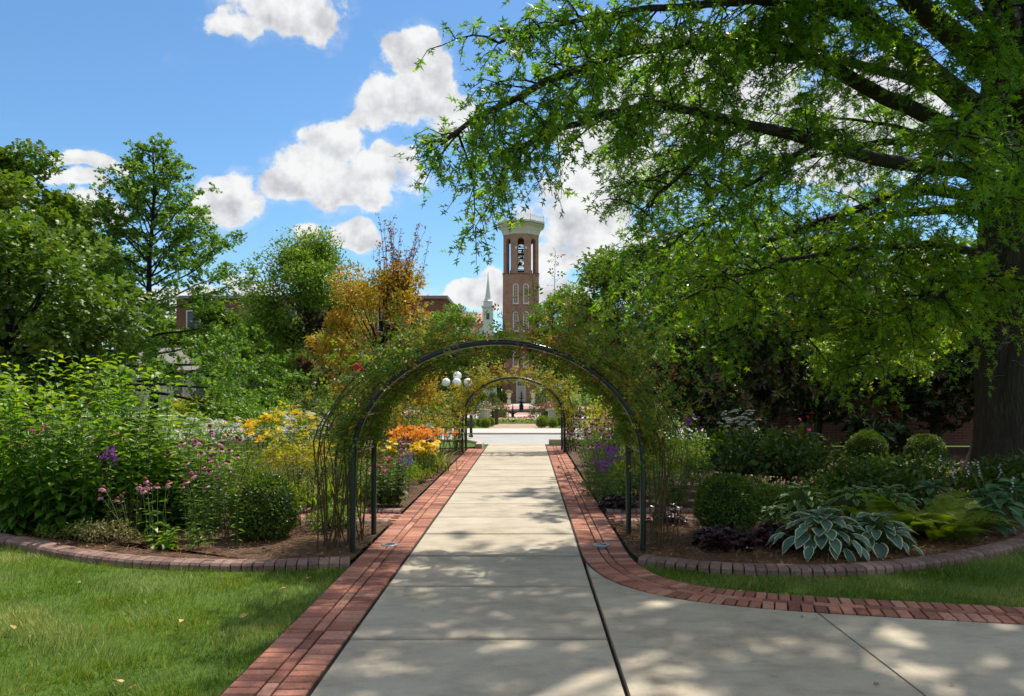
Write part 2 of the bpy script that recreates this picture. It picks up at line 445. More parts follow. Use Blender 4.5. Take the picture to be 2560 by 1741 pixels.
class MB:
    """collects numpy pieces and links them as one mesh object"""
    def __init__(self):
        self.V, self.L, self.S, self.T, self.n, self.nl = [], [], [], [], 0, 0

    def add(self, V, F, tint=0.5):
        V = np.asarray(V, dtype=np.float64).reshape(-1, 3)
        if len(V) == 0:
            return self
        if isinstance(F, np.ndarray):
            k = F.shape[1]
            self.L.append((F + self.n).ravel())
            self.S.append(np.arange(len(F)) * k + self.nl)
            self.nl += F.size
        else:
            for f in F:
                self.L.append(np.array(f) + self.n)
                self.S.append(np.array([self.nl]))
                self.nl += len(f)
        self.V.append(V)
        self.T.append(np.broadcast_to(np.asarray(tint, dtype=np.float64), (len(V),)))
        self.n += len(V)
        return self

    def box(self, x0, x1, y0, y1, z0, z1, tint=0.5):
        v = [(x0, y0, z0), (x1, y0, z0), (x1, y1, z0), (x0, y1, z0), (x0, y0, z1), (x1, y0, z1), (x1, y1, z1), (x0, y1, z1)]
        return self.add(v, np.array([(0, 3, 2, 1), (4, 5, 6, 7), (0, 1, 5, 4), (1, 2, 6, 5), (2, 3, 7, 6), (3, 0, 4, 7)]), tint)

    def tube(self, pts, rad, sides=6, cap=False, tint=0.5):
        V, F = tube(pts, rad, sides)
        self.add(V, F, tint)
        if cap:
            n = len(pts)
            self.add(V[:sides], [list(range(sides))[::-1]], tint)
            self.add(V[(n - 1) * sides:], [list(range(sides))], tint)
        return self

    def lathe(self, prof, sides=20, c=(0, 0, 0), tint=0.5):
        a = np.arange(sides) * 2 * PI / sides
        V = np.array([[(r * math.cos(t) + c[0], r * math.sin(t) + c[1], z + c[2]) for t in a] for r, z in prof]).reshape(-1, 3)
        F = []
        for i in range(len(prof) - 1):
            for j in range(sides):
                k = (j + 1) % sides
                F.append((i * sides + j, i * sides + k, (i + 1) * sides + k, (i + 1) * sides + j))
        self.add(V, np.array(F), tint)
        if prof[0][0] > 1e-4:
            self.add(V[:sides], [list(range(sides))[::-1]], tint)
        if prof[-1][0] > 1e-4:
            self.add(V[-sides:], [list(range(sides))], tint)
        return self

    def mesh(self, name, mat, smooth=False):
        me = bpy.data.meshes.new(name)
        V = np.concatenate(self.V) if self.V else np.zeros((0, 3))
        L = np.concatenate(self.L).astype(np.int32) if self.L else np.zeros(0, np.int32)
        S = np.concatenate(self.S).astype(np.int32) if self.S else np.zeros(0, np.int32)
        me.vertices.add(len(V))
        me.vertices.foreach_set('co', V.ravel().astype(np.float32))
        me.loops.add(len(L))
        me.loops.foreach_set('vertex_index', L)
        me.polygons.add(len(S))
        me.polygons.foreach_set('loop_start', S)
        me.update(calc_edges=True)
        at = me.attributes.new('tint', 'FLOAT', 'POINT')
        at.data.foreach_set('value', np.concatenate(self.T).astype(np.float32))
        me.polygons.foreach_set('use_smooth', np.full(len(S), smooth))
        me.materials.append(MATS[mat])
        return me

    def build(self, name, mat, parent=None, smooth=False, loc=None, rot=None, kind=None):
        return link(name, self.mesh(name, mat, smooth), parent, loc, rot, kind)


def link(name, me, parent=None, loc=None, rot=None, kind=None, scale=None):
    o = bpy.data.objects.new(name, me)
    COL.objects.link(o)
    if parent is not None:
        o.parent = parent
    if loc is not None:
        o.location = loc
    if rot is not None:
        o.rotation_euler = rot
    if scale is not None:
        o.scale = (scale,) * 3 if isinstance(scale, (int, float)) else scale
    if kind:
        o['kind'] = kind
    return o


def tag(o, label, cat, group=None):
    o['label'] = label
    o['category'] = cat
    if group:
        o['group'] = group
    return o


def thing(name, label, cat, loc=(0, 0, 0), rz=0.0, group=None, scale=None):
    o = link(name, None, None, loc, (0, 0, rz), None, scale)
    o.empty_display_size = 0.1
    return tag(o, label, cat, group)


def copy_tree(o, label, loc=None, rz=None, scale=None, group=None, parent=None):
    c = o.copy()
    COL.objects.link(c)
    if parent is not None:
        c.parent = parent
    if label is not None:
        c['label'] = label
    if group:
        c['group'] = group
    if loc is not None:
        c.location = loc
    if rz is not None:
        c.rotation_euler = (0, 0, rz)
    if scale is not None:
        c.scale = (scale,) * 3 if isinstance(scale, (int, float)) else scale
    for ch in list(o.children):
        copy_tree(ch, None, parent=c)
    return c


def nrm(a):
    a = np.asarray(a, float)
    return a / np.maximum(np.linalg.norm(a, axis=-1, keepdims=True), 1e-9)


def tube(pts, rad, sides=6):
    P = np.asarray(pts, float)
    n = len(P)
    rad = np.broadcast_to(np.asarray(rad, float), (n,))
    T = nrm(np.gradient(P, axis=0))
    ref = np.array((0.0, 0.0, 1.0)) if abs(T[0, 2]) < 0.9 else np.array((1.0, 0.0, 0.0))
    X = []
    x = nrm(np.cross(T[0], ref))
    for t in T:
        x = nrm(x - t * np.dot(x, t))
        X.append(x)
    X = np.array(X)
    Y = np.cross(T, X)
    a = np.arange(sides) * 2 * PI / sides
    V = P[:, None, :] + rad[:, None, None] * (np.cos(a)[None, :, None] * X[:, None, :] + np.sin(a)[None, :, None] * Y[:, None, :])
    i = np.arange(n - 1)[:, None] * sides
    j = np.arange(sides)[None, :]
    k = (j + 1) % sides
    F = np.stack([i + j, i + k, i + sides + k, i + sides + j], -1).reshape(-1, 4)
    return V.reshape(-1, 3), F


def spline(pts, n):
    """Catmull-Rom through points, n samples evenly spaced by arc length"""
    P = np.asarray(pts, float)
    P = np.vstack([2 * P[0] - P[1], P, 2 * P[-1] - P[-2]])
    out = []
    for i in range(1, len(P) - 2):
        t = np.linspace(0, 1, 24, endpoint=False)[:, None]
        p0, p1, p2, p3 = P[i - 1], P[i], P[i + 1], P[i + 2]
        out.append(0.5 * ((2 * p1) + (-p0 + p2) * t + (2 * p0 - 5 * p1 + 4 * p2 - p3) * t ** 2 + (-p0 + 3 * p1 - 3 * p2 + p3) * t ** 3))
    out = np.vstack(out + [P[-2][None]])
    s = np.concatenate([[0], np.cumsum(np.linalg.norm(np.diff(out, axis=0), axis=1))])
    q = np.linspace(0, s[-1], n)
    return np.stack([np.interp(q, s, out[:, k]) for k in range(out.shape[1])], -1)


def curve_len(P):
    return float(np.linalg.norm(np.diff(P, axis=0), axis=1).sum())


# leaf templates: base at the origin, along +Y, facing +Z, one unit long
def tpl(V, F):
    return np.array(V, float), np.array(F)


LEAF = tpl([(0, 0, 0), (-.27, .42, .07), (0, 1, -.08), (.27, .42, .07)], [(0, 3, 2), (0, 2, 1)])
NARROW = tpl([(0, 0, 0), (-.13, .42, .05), (0, 1, -.10), (.13, .42, .05)], [(0, 3, 2), (0, 2, 1)])
OVATE = tpl([(0, 0, 0), (-.27, .20, .06), (0, .24, .0), (.27, .20, .06), (-.28, .52, .05), (0, .56, -.02), (.28, .52, .05), (0, 1, -.14)],
            [(0, 2, 1), (0, 3, 2), (1, 2, 5), (1, 5, 4), (2, 3, 6), (2, 6, 5), (4, 5, 7), (5, 6, 7)])
PINOAK = tpl([(0, 0, 0), (-.06, .22, .01), (0, .68, .0), (.06, .22, .01),
              (-.05, .16, 0), (-.40, .24, .05), (-.04, .36, 0), (.05, .16, 0), (.40, .24, .05), (.04, .36, 0),
              (-.05, .40, 0), (-.46, .66, .02), (-.04, .60, 0), (.05, .40, 0), (.46, .66, .02), (.04, .60, 0),
              (-.11, .56, 0), (0, 1, -.10), (.11, .56, 0)],
             [(0, 3, 2), (0, 2, 1), (4, 6, 5), (7, 8, 9), (10, 12, 11), (13, 14, 15), (16, 18, 17)])


def _compound():
    V, F = [], []
    for (bx, by, ang, s) in ((0, .55, 0, .45), (0, .50, 62, .38), (0, .50, -62, .38), (0, .22, 70, .32), (0, .22, -70, .32)):
        a = R(ang)
        b = len(V)
        for (x, y, z) in ((0, 0, 0), (-.30, .45, .08), (0, 1, -.1), (.30, .45, .08)):
            x, y = x * s, y * s + .06
            V.append((bx + x * math.cos(a) + y * math.sin(a), by - x * math.sin(a) + y * math.cos(a), z * s))
        F += [(b, b + 3, b + 2), (b, b + 2, b + 1)]
    return tpl(V, F)


ROSE = _compound()
BLADE = tpl([(-.034, 0, 0), (.034, 0, 0), (0, 1, -.05)], [(0, 1, 2)])
FAROAK = tpl([(0, 0, 0), (.44, .34, .05), (0, .46, 0), (-.44, .34, .05), (0, .30, 0), (.42, .78, 0), (0, 1, -.1), (-.42, .78, 0)], [(0, 1, 2), (0, 2, 3), (4, 5, 6), (4, 6, 7)])
STRAP = tpl([(-.022, 0, 0), (.022, 0, 0), (-.028, .35, .05), (.028, .35, .05), (-.022, .7, -.06), (.022, .7, -.06), (0, 1, -.36)],
            [(0, 1, 3), (0, 3, 2), (2, 3, 5), (2, 5, 4), (4, 5, 6)])


def leaves(mb, t, P, D, N, S, tint):
    """one copy of leaf template t at every point P, growing along D, facing N, of length S"""
    P = np.asarray(P, float)
    if len(P) == 0:
        return
    V, F = t
    D = nrm(D)
    X = nrm(np.cross(D, N))
    Nn = np.cross(X, D)
    S = np.broadcast_to(np.asarray(S, float), (len(P),))
    B = np.stack([X, D, Nn], 1) * S[:, None, None]
    out = P[:, None, :] + np.einsum('vk,nkj->nvj', V, B)
    n, k = len(P), len(V)
    FF = (np.arange(n)[:, None, None] * k + F[None]).reshape(-1, F.shape[1])
    mb.add(out.reshape(-1, 3), FF, np.repeat(np.clip(np.broadcast_to(tint, (n,)), 0, 1), k))


def rdir(n, zscale=1.0, zoff=0.0):
    a = RNG.normal(size=(n, 3))
    a[:, 2] = a[:, 2] * zscale + zoff
    return nrm(a)

# ------------------------------------------------------------------ the setting: ground, paths, beds


def poly(name, pts, z, mat, kind='structure', parent=None, thick=0.0):
    n = len(pts)
    mb = MB()
    top = [(p[0], p[1], z) for p in pts]
    a = sum(pts[i][0] * pts[(i + 1) % n][1] - pts[(i + 1) % n][0] * pts[i][1] for i in range(n))
    if a < 0:
        top = top[::-1]
    mb.add(top, [list(range(n))])
    if thick:
        bot = [(x, y, z - thick) for x, y, _ in top]
        mb.add(top + bot, np.array([(i, i + n, (i + 1) % n + n, (i + 1) % n) for i in range(n)]))
    return mb.build(name, mat, parent, kind=None if parent is not None else kind)


poly('ground', [(-700, -60), (700, -60), (700, 1300), (-700, 1300)], -0.07, 'lawn')

PX0, PX1 = -1.22, 0.55          # concrete walk
BW = 0.50                       # brick border width

edge_r = spline([(0.55, 24.0), (0.55, 20.0), (0.55, 16.0), (0.55, 12.0), (0.55, 9.2), (0.555, 8.1), (0.63, 7.46), (0.80, 6.95), (1.10, 6.56), (1.41, 6.35), (1.75, 6.20), (2.2, 6.06), (2.65, 5.95), (3.6, 5.75), (5.0, 5.48), (7.5, 5.05)], 420)


def offset(P, d):
    T = nrm(np.gradient(P, axis=0))
    return P + np.stack([-T[:, 1], T[:, 0]], -1) * d


# concrete slabs, one object each, joints left open over dark sand
walk = link('concrete_path', None)
walk['kind'] = 'structure'
poly('joint_bed', [(PX0 - .03, 1.0), (8.0, 1.0), (8.0, 5.2), (3.0, 6.0), (1.2, 6.7), (0.60, 8.0), (0.58, 25.3), (PX0 - .03, 25.3)], -0.05, 'joint_sand', parent=walk)
joints = [1.3, 2.75, 4.1, 5.42, 6.86, 8.12] + [8.12 + 1.24 * i for i in range(1, 14)] + [25.3]
for i in range(len(joints) - 1):
    a, b = joints[i] + .011, joints[i + 1] - .011
    if i == 5:
        a += .018
    if i == 4:
        b -= .006
    mb = MB()
    x0, x1 = PX0 + .006, PX1 - .004
    z = -0.001 - 0.0012 * (i % 3)
    c = .009
    v = [(x0, a, z - .1), (x1, a, z - .1), (x1, b, z - .1), (x0, b, z - .1), (x0, a, z - c), (x1, a, z - c), (x1, b, z - c), (x0, b, z - c), (x0 + c, a + c, z), (x1 - c, a + c, z), (x1 - c, b - c, z), (x0 + c, b - c, z)]
    mb.add(v, np.array([(0, 1, 5, 4), (1, 2, 6, 5), (2, 3, 7, 6), (3, 0, 4, 7), (4, 5, 9, 8), (5, 6, 10, 9), (6, 7, 11, 10), (7, 4, 8, 11), (8, 9, 10, 11)]))
    mb.build('slab', 'concrete', walk)
inner = edge_r[edge_r[:, 1] < 7.95]


def apron(xa, xb):
    q = [p for p in inner if xa <= p[0] <= xb]
    ya = float(np.interp(xa, inner[:, 0], inner[:, 1]))
    yb = float(np.interp(xb, inner[:, 0], inner[:, 1]))
    pts = [(xa, 1.3), (xb, 1.3), (xb, yb - .008)] + [(p[0], p[1] - .012) for p in q[::-1]] + [(xa, ya - .008)]
    poly('slab', pts, -0.002, 'concrete', parent=walk, thick=.1)


for xa, xb in ((0.575, 2.205), (2.222, 4.2), (4.217, 7.4)):
    apron(xa, xb)


def brick_mesh(L, Wd, h, c=.005, name='brick', mat='paver', dome=0.0):
    mb = MB()
    x, y = L / 2, Wd / 2
    v = [(-x, -y, -h), (x, -y, -h), (x, y, -h), (-x, y, -h), (-x, -y, -c), (x, -y, -c), (x, y, -c), (-x, y, -c), (-x + c, -y + c, 0), (x - c, -y + c, 0), (x - c, y - c, 0), (-x + c, y - c, 0)]
    mb.add(v, np.array([(0, 1, 5, 4), (1, 2, 6, 5), (2, 3, 7, 6), (3, 0, 4, 7), (4, 5, 9, 8), (5, 6, 10, 9), (6, 7, 11, 10), (7, 4, 8, 11), (8, 9, 10, 11)]), 0.0)
    return mb.mesh(name, mat)


BRICK = brick_mesh(.190, .0885, .05, .006)
BV = np.array([v.co[:] for v in BRICK.vertices])
BF = np.array([p.vertices[:] for p in BRICK.polygons])


def lay_bricks(parent, spots, limit=300):
    """spots: (x, y, z, rot, sx, sy); the nearest as objects, the rest joined"""
    spots = sorted(spots, key=lambda s: s[1] * s[1] + s[0] * s[0])
    for s in spots[:limit]:
        o = link('brick', BRICK, parent, (s[0], s[1], s[2]), (random.gauss(0, .006), random.gauss(0, .006), s[3]))
        o.scale = (s[4], s[5], 1)
    if len(spots) > limit:
        mb = MB()
        for s in spots[limit:]:
            ca, sa = math.cos(s[3]), math.sin(s[3])
            V = BV * np.array((s[4], s[5], 1))
            V = np.stack([V[:, 0] * ca - V[:, 1] * sa + s[0], V[:, 0] * sa + V[:, 1] * ca + s[1], V[:, 2] + s[2]], -1)
            mb.add(V, BF, random.random())
        mb.build('far_bricks', 'paver', parent, kind='stuff')


def border(name, edge, s0=0.0):
    root = link(name, None)
    root['kind'] = 'structure'
    L = curve_len(edge)
    s = np.concatenate([[0], np.cumsum(np.linalg.norm(np.diff(edge, axis=0), axis=1))])
    T = nrm(np.gradient(edge, axis=0))

    def at(q, off):
        x, y = np.interp(q, s, edge[:, 0]), np.interp(q, s, edge[:, 1])
        tx, ty = np.interp(q, s, T[:, 0]), np.interp(q, s, T[:, 1])
        k = math.hypot(tx, ty)
        tx, ty = tx / k, ty / k
        return x - ty * off, y + tx * off, math.atan2(ty, tx)
    spots = []
    for i in range(int(L / .1)):
        for off, ph in ((.112, 0.0), (.398, .03)):
            q = i * .1 + .05 + ph
            x, y, a = at(q, off)
            xa, ya, _ = at(min(q + .05, L), off)
            xb, yb, _ = at(max(q - .05, 0), off)
            sy = min(max(math.hypot(xa - xb, ya - yb) / .1, .6), 1.35)
            spots.append((x, y, .003 + random.gauss(0, .0012), a + PI / 2 + random.gauss(0, .012), 0.97, sy * .985))
    for i in range(int(L / .2)):
        x, y, a = at(i * .2 + .1, .255)
        spots.append((x, y, .003 + random.gauss(0, .0012), a + random.gauss(0, .006), 1.0, .86))
    lay_bricks(root, spots)
    o0, o1 = offset(edge, -.004), offset(edge, BW + .01)
    n = len(edge)
    V = [(p[0], p[1], -.016) for p in o0] + [(p[0], p[1], -.016) for p in o1]
    MB().add(V, np.array([(i, i + 1, n + i + 1, n + i) for i in range(n - 1)])).build('bedding', 'joint_sand', root)
    return root


border('brick_border_right', edge_r)
edge_l = np.array([(PX0, y) for y in np.linspace(2.6, 22.9, 200)])      # travels +y: the border lies on its left
border('brick_border_left', edge_l)


# low stamped edging round the beds
def edging_unit(half=0):
    prof = [(-.118, -.06), (-.115, .022), (-.095, .044), (.0, .052), (.095, .044), (.115, .022), (.118, -.06)]
    if half == 1:
        prof = [(-.118, -.06), (-.115, .022), (-.095, .044), (-.007, .051), (-.003, .045), (-.003, -.06)]
    if half == 2:
        prof = [(.003, -.06), (.003, .045), (.007, .051), (.095, .044), (.115, .022), (.118, -.06)]
    mb = MB()
    c = np.array(prof).mean(0)
    rings = []
    for x, k in ((-.0465, .94), (-.043, 1), (.043, 1), (.0465, .94)):
        rings.append([(x, c[0] + (a - c[0]) * k, c[1] + (b - c[1]) * k) for a, b in prof])
    m = len(prof)
    V = [p for r_ in rings for p in r_]
    F = [(i * m + j, i * m + j + 1, (i + 1) * m + j + 1, (i + 1) * m + j) for i in range(3) for j in range(m - 1)]
    mb.add(V, np.array(F)[:, ::-1], 0.0)
    mb.add(rings[0], [list(range(m))], 0.0).add(rings[3], [list(range(m))[::-1]], 0.0)
    return mb.mesh('edging_brick', 'edging')


EDGE_U = [edging_unit(0), edging_unit(1), edging_unit(2)]


def edging(name, pts, label, dz=0.0):
    root = thing(name, label, 'edging', group='stamped brick edging round the beds')
    n0 = spline(pts, 80)
    L = curve_len(n0)
    n = int(L / .098)
    P = spline(pts, n)
    T = nrm(np.gradient(P, axis=0))
    for i, (p, t) in enumerate(zip(P, T)):
        a = math.atan2(t[1], t[0])
        for u in ((0,) if i % 3 != 1 else (1, 2)):
            link('edging_brick', EDGE_U[u], root, (p[0], p[1], dz + random.gauss(0, .0015)), (0, 0, a + random.gauss(0, .015)))
    a_, b_ = offset(P, -.105), offset(P, .105)
    V = [(p[0], p[1], .030 + dz) for p in a_] + [(p[0], p[1], .030 + dz) for p in b_]
    MB().add(V, np.array([(i, i + 1, n + i + 1, n + i) for i in range(n - 1)])).build('edging_core', 'joint_sand', root)
    return root


KL = [(-9.0, 11.2), (-7.5, 10.1), (-5.98, 9.0), (-5.57, 8.78), (-4.81, 8.27), (-4.0, 7.88), (-3.32, 7.70), (-2.54, 7.66), (-1.79, 7.79)]
KR = [(1.19, 7.90), (1.69, 7.58), (2.29, 7.46), (2.89, 7.45), (3.63, 7.66), (4.52, 8.12), (5.47, 8.80), (6.3, 9.6), (7.0, 10.6)]
edging('bed_edging', KL, 'long brown brick-pattern edging curving between the sunny lawn and the left flower bed')
edging('bed_edging', KR, 'brown brick-pattern edging curving below the variegated hosta in the right bed')
edging('bed_edging', [(-1.80, 10.05), (-2.6, 10.12), (-3.6, 10.2), (-5.0, 10.3)], 'short edging end beside the rear left arch leg, near side of the cross path')
edging('bed_edging', [(-1.80, 11.0), (-2.6, 11.05), (-3.6, 11.1), (-5.0, 11.2)], 'edging under the dark red coneflowers, far side of the left cross path')
edging('bed_edging', [(1.14, 10.1), (1.9, 10.15), (2.8, 10.2), (3.6, 10.2)], 'edging behind the right arch leg, near side of the right cross path')
edging('bed_edging', [(1.14, 11.0), (1.9, 11.0), (2.8, 11.0), (3.8, 11.0)], 'edging below the dark purple heucheras, far side of the right cross path')
edging('bed_edging', [(2.6, 16.9), (3.3, 16.5), (4.0, 15.8), (4.6, 15.1), (5.6, 14.7)], 'pale curved edging behind the right round box ball, by the far brick path')
edging('bed_edging', [(-1.8, 14.6), (-2.3, 14.7), (-3.2, 14.8)], 'small edging end left of the walk, beyond the dark red coneflowers')

# planting beds
klc = [tuple(p) for p in spline(KL, 40)]
krc = [tuple(p) for p in spline(KR, 40)]
poly('planting_bed_left', klc + [(-1.733, 7.70), (-1.733, 10.05), (-9.0, 10.1 + .4)], 0.022, 'soil')
poly('planting_bed_left_back', [(-1.73, 11.0), (-1.73, 22.5), (-2.6, 24.6), (-13, 24.6), (-13, 11.4), (-9.5, 11.2), (-5, 11.15)], 0.020, 'soil')
poly('planting_bed_right', krc + [(7.5, 11.5), (6.0, 10.9), (4.2, 10.2), (1.066, 10.1), (1.066, 8.2), (1.095, 7.95), (1.15, 7.78)], 0.022, 'soil')
poly('planting_bed_right_back', [(1.08, 11.0), (4.0, 11.0), (7.6, 11.9), (12, 12.0), (12, 14.5), (5.6, 14.6), (4.6, 15.0), (3.2, 16.4), (2.5, 16.9), (2.5, 23.6), (1.08, 23.6)], 0.020, 'soil')
poly('planting_bed_far_right', [(2.6, 18.0), (3.6, 17.2), (4.8, 16.1), (6.0, 15.7), (20, 15.5), (20, 23.2), (2.6, 23.6)], 0.018, 'soil')


def cross_path(name, x0, x1, y0, y1):
    root = link(name, None)
    root['kind'] = 'structure'
    spots = []
    r = 0
    y = y0 + .05
    while y < y1:
        x = x0 + (.1 if r % 2 else .2)
        while x < x1:
            spots.append((x, y, .001 + random.gauss(0, .0012), random.gauss(0, .01), .99, .99))
            x += .2
        y += .1
        r += 1
    lay_bricks(root, spots, 140)
    poly('bedding', [(x0, y0), (x1, y0), (x1, y1), (x0, y1)], -.017, 'joint_sand', parent=root)


cross_path('cross_path_left', -5.2, -1.74, 10.13, 10.95)
cross_path('cross_path_right', 1.07, 4.4, 10.16, 10.95)
cross_path('far_brick_path', 5.0, 11.0, 14.8, 15.6)

# drive, kerbs, far pavement, plaza
poly('road', [(-140, 25.3), (140, 25.3), (140, 30.9), (-140, 30.9)], -0.045, 'road')
poly('far_pavement', [(-140, 30.9), (140, 30.9), (140, 34.4), (-140, 34.4)], 0.02, 'pale_pavement', thick=.12)
poly('garden_entry', [(-1.75, 34.4), (1.15, 34.4), (1.15, 39.3), (-1.75, 39.3)], 0.012, 'tan_pavement')
poly('inner_pavement', [(-9, 46.8), (9, 46.8), (9, 53.2), (-9, 53.2)], 0.0, 'pale_pavement')
poly('brick_plaza', [(-16, 53.2), (14, 53.2), (14, 83.0), (-16, 83.0)], -0.004, 'plaza_brick')
poly('tower_forecourt', [(-3.2, 83.0), (1.8, 83.0), (1.8, 98.0), (-3.2, 98.0)], 0.004, 'pale_pavement')
poly('lawn_path', [(-90, 59), (-14, 61.5), (-14, 63.2), (-90, 61.5)], -0.05, 'pale_pavement')
poly('lawn_path_near', [(-90, 33.9), (-60, 40), (-25, 52), (-14, 61), (-14, 62), (-26, 53.6), (-61, 41.6), (-91, 35.4)], -0.046, 'pale_pavement')


def kerb(pts, label):
    P = np.array(pts, float)
    T = nrm(np.gradient(P, axis=0))
    Nn = np.stack([-T[:, 1], T[:, 0]], -1)
    prof = [(-.10, -.06), (-.10, .11), (-.085, .13), (.085, .13), (.10, .11), (.10, -.06)]
    m = len(prof)
    V = [(p[0] + q[0] * a, p[1] + q[1] * a, b) for p, q in zip(P, Nn) for a, b in prof]
    mb = MB()
    n = len(P)
    mb.add(V, np.array([(i * m + j, i * m + j + 1, (i + 1) * m + j + 1, (i + 1) * m + j) for i in range(n - 1) for j in range(m - 1)]))
    mb.add(V[:m], [list(range(m))[::-1]]).add(V[-m:], [list(range(m))])
    tag(mb.build('kerb', 'kerb_concrete'), label, 'kerb', 'kerbs where the walk meets the drive')


kerb(spline([(-1.42, 22.95), (-1.40, 23.5), (-1.55, 24.6), (-2.4, 25.15), (-6, 25.2), (-40, 25.2)], 40), 'tan kerb left of the walk end, bent beside a bit of lawn')
kerb(spline([(0.68, 25.2), (3.0, 25.2), (40, 25.2)], 12), 'tan kerb right of the walk end, straight along the drive')

# scattered pine straw over the near beds and round the box balls


def in_poly(P, pts):
    x, y = P[:, 0], P[:, 1]
    r_ = np.zeros(len(P), bool)
    n = len(pts)
    for i in range(n):
        x0, y0 = pts[i][0], pts[i][1]
        x1, y1 = pts[(i + 1) % n][0], pts[(i + 1) % n][1]
        c = ((y0 > y) != (y1 > y)) & (x < (x1 - x0) * (y - y0) / (y1 - y0 + 1e-12) + x0)
        r_ ^= c
    return r_


def straw(name, pts, n, z, label):
    Pp = np.array([(p[0], p[1]) for p in pts])
    lo, hi = Pp.min(0), Pp.max(0)
    Q = RNG.uniform(lo, hi, (n, 2))
    Q = Q[in_poly(Q, pts)]
    m = len(Q)
    P = np.column_stack([Q, z + RNG.uniform(.0, .022, m)])
    D = rdir(m, .22, .03)
    mb = MB()
    t = tpl([(-.012, 0, 0), (.012, 0, 0), (.010, 1, .03), (-.010, 1, .03)], [(0, 1, 2), (0, 2, 3)])
    leaves(mb, t, P, D, rdir(m, 1, 2), RNG.uniform(.06, .16, m), np.clip(RNG.beta(2, 2.5, m), 0, 1))
    # bark crumbs
    k = m // 7
    i = RNG.integers(0, m, k)
    t2 = tpl([(-.3, 0, 0), (.3, 0, 0), (.25, 1, .1), (-.3, .9, .12)], [(0, 1, 2), (0, 2, 3)])
    leaves(mb, t2, P[i] + (0, 0, .004), rdir(k, .25, .1), rdir(k, .5, 1), RNG.uniform(.012, .035, k), RNG.uniform(.2, 1, k))
    o = mb.build(name, 'straw', kind='stuff')
    o['label'] = label
    o['category'] = 'mulch'


straw('pine_straw', klc + [(-1.72, 7.85), (-1.72, 10.0), (-7.0, 10.0)], 15000, .022, 'brown pine straw mulch of the left bed round the box ball')
straw('pine_straw', [p for p in krc if p[0] < 6] + [(5.6, 9.6), (4.2, 10.0), (1.07, 10.0), (1.07, 8.4)], 15000, .022, 'brown pine straw mulch of the right bed below the heucheras')
straw('pine_straw', [(-1.73, 11.1), (-1.73, 16), (-4.5, 16), (-4.5, 11.1)], 5000, .02, 'sunlit pine straw strip beside the left border beyond the cross path')

# grass blades of the two near lawns


def lawn(name, pts, dens, label):
    Pp = np.array([(p[0], p[1]) for p in pts])
    lo, hi = Pp.min(0), Pp.max(0)
    n = int((hi[0] - lo[0]) * (hi[1] - lo[1]) * dens)
    Q = RNG.uniform(lo, hi, (n, 2))
    Q = Q[in_poly(Q, pts)]
    # thin out with distance
    keep = RNG.uniform(0, 1, len(Q)) < np.clip(6.0 / np.hypot(Q[:, 0], Q[:, 1]), .35, 1)
    Q = Q[keep]
    m = len(Q)
    # wandering lean and length, in patches
    ph = np.sin(Q[:, 0] * 3.1 + 1.3 * np.sin(Q[:, 1] * 2.3)) + np.sin(Q[:, 1] * 4.7 + 1.7 * np.sin(Q[:, 0] * 1.9))
    a = ph * 1.4 + RNG.normal(0, .9, m)
    lean = RNG.uniform(.25, 1.15, m)
    D = np.stack([np.cos(a) * lean, np.sin(a) * lean, np.ones(m)], -1)
    Nn = np.stack([-np.cos(a), -np.sin(a), lean], -1)
    S = RNG.uniform(.035, .078, m) * (1 + .22 * np.sin(Q[:, 0] * 5.3) * np.sin(Q[:, 1] * 6.1))
    patch = np.sin(Q[:, 0] * 1.7 + 2.1 * np.sin(Q[:, 1] * 1.1)) * np.sin(Q[:, 1] * 2.3 + 1.4 * np.sin(Q[:, 0] * 1.3))
    tint = np.clip(.45 + .10 * ph + .16 * patch + RNG.normal(0, .27, m), 0, .9)
    tint = np.where(RNG.uniform(0, 1, m) < .03 + .05 * (patch > .5), RNG.uniform(.92, 1, m), tint)
    mb = MB()
    leaves(mb, BLADE, np.column_stack([Q, np.full(m, -.03)]), D, Nn, S, tint)
    o = mb.build(name, 'grass_blade', kind='stuff')
    o['label'] = label
    o['category'] = 'grass'


lawn_l = [(-8.0, 3.2), (-1.735, 3.2), (-1.735, 7.72)] + [(x, y - .125) for x, y in klc[::-1] if x > -8.5] + [(-8.0, 9.9)]
lawn('grass', lawn_l, 5200, 'sunlit mown lawn in front of the left flower bed')
outer = offset(edge_r, BW + .012)
outer = [tuple(p) for p in outer if p[1] < 7.75]
lawn_r = outer + [(7.6, 10.5)] + [(x, y - .125) for x, y in krc[::-1]]
lawn('grass', lawn_r, 4600, 'shaded wedge of lawn between the right edging and the curving brick border')
poly('lawn_left', [(p[0], p[1]) for p in lawn_l], -0.030, 'lawn')
poly('lawn_right', [(p[0], p[1]) for p in lawn_r], -0.030, 'lawn')
poly('lawn_by_kerb', [(-1.55, 22.9), (-1.5, 23.6), (-1.65, 24.6), (-2.5, 25.05), (-6, 25.1), (-6, 22.6), (-2.6, 22.4)], 0.045, 'lawn')

# ------------------------------------------------------------------ the bell tower
TX, TY = -0.82, 98.7            # centre of the front face


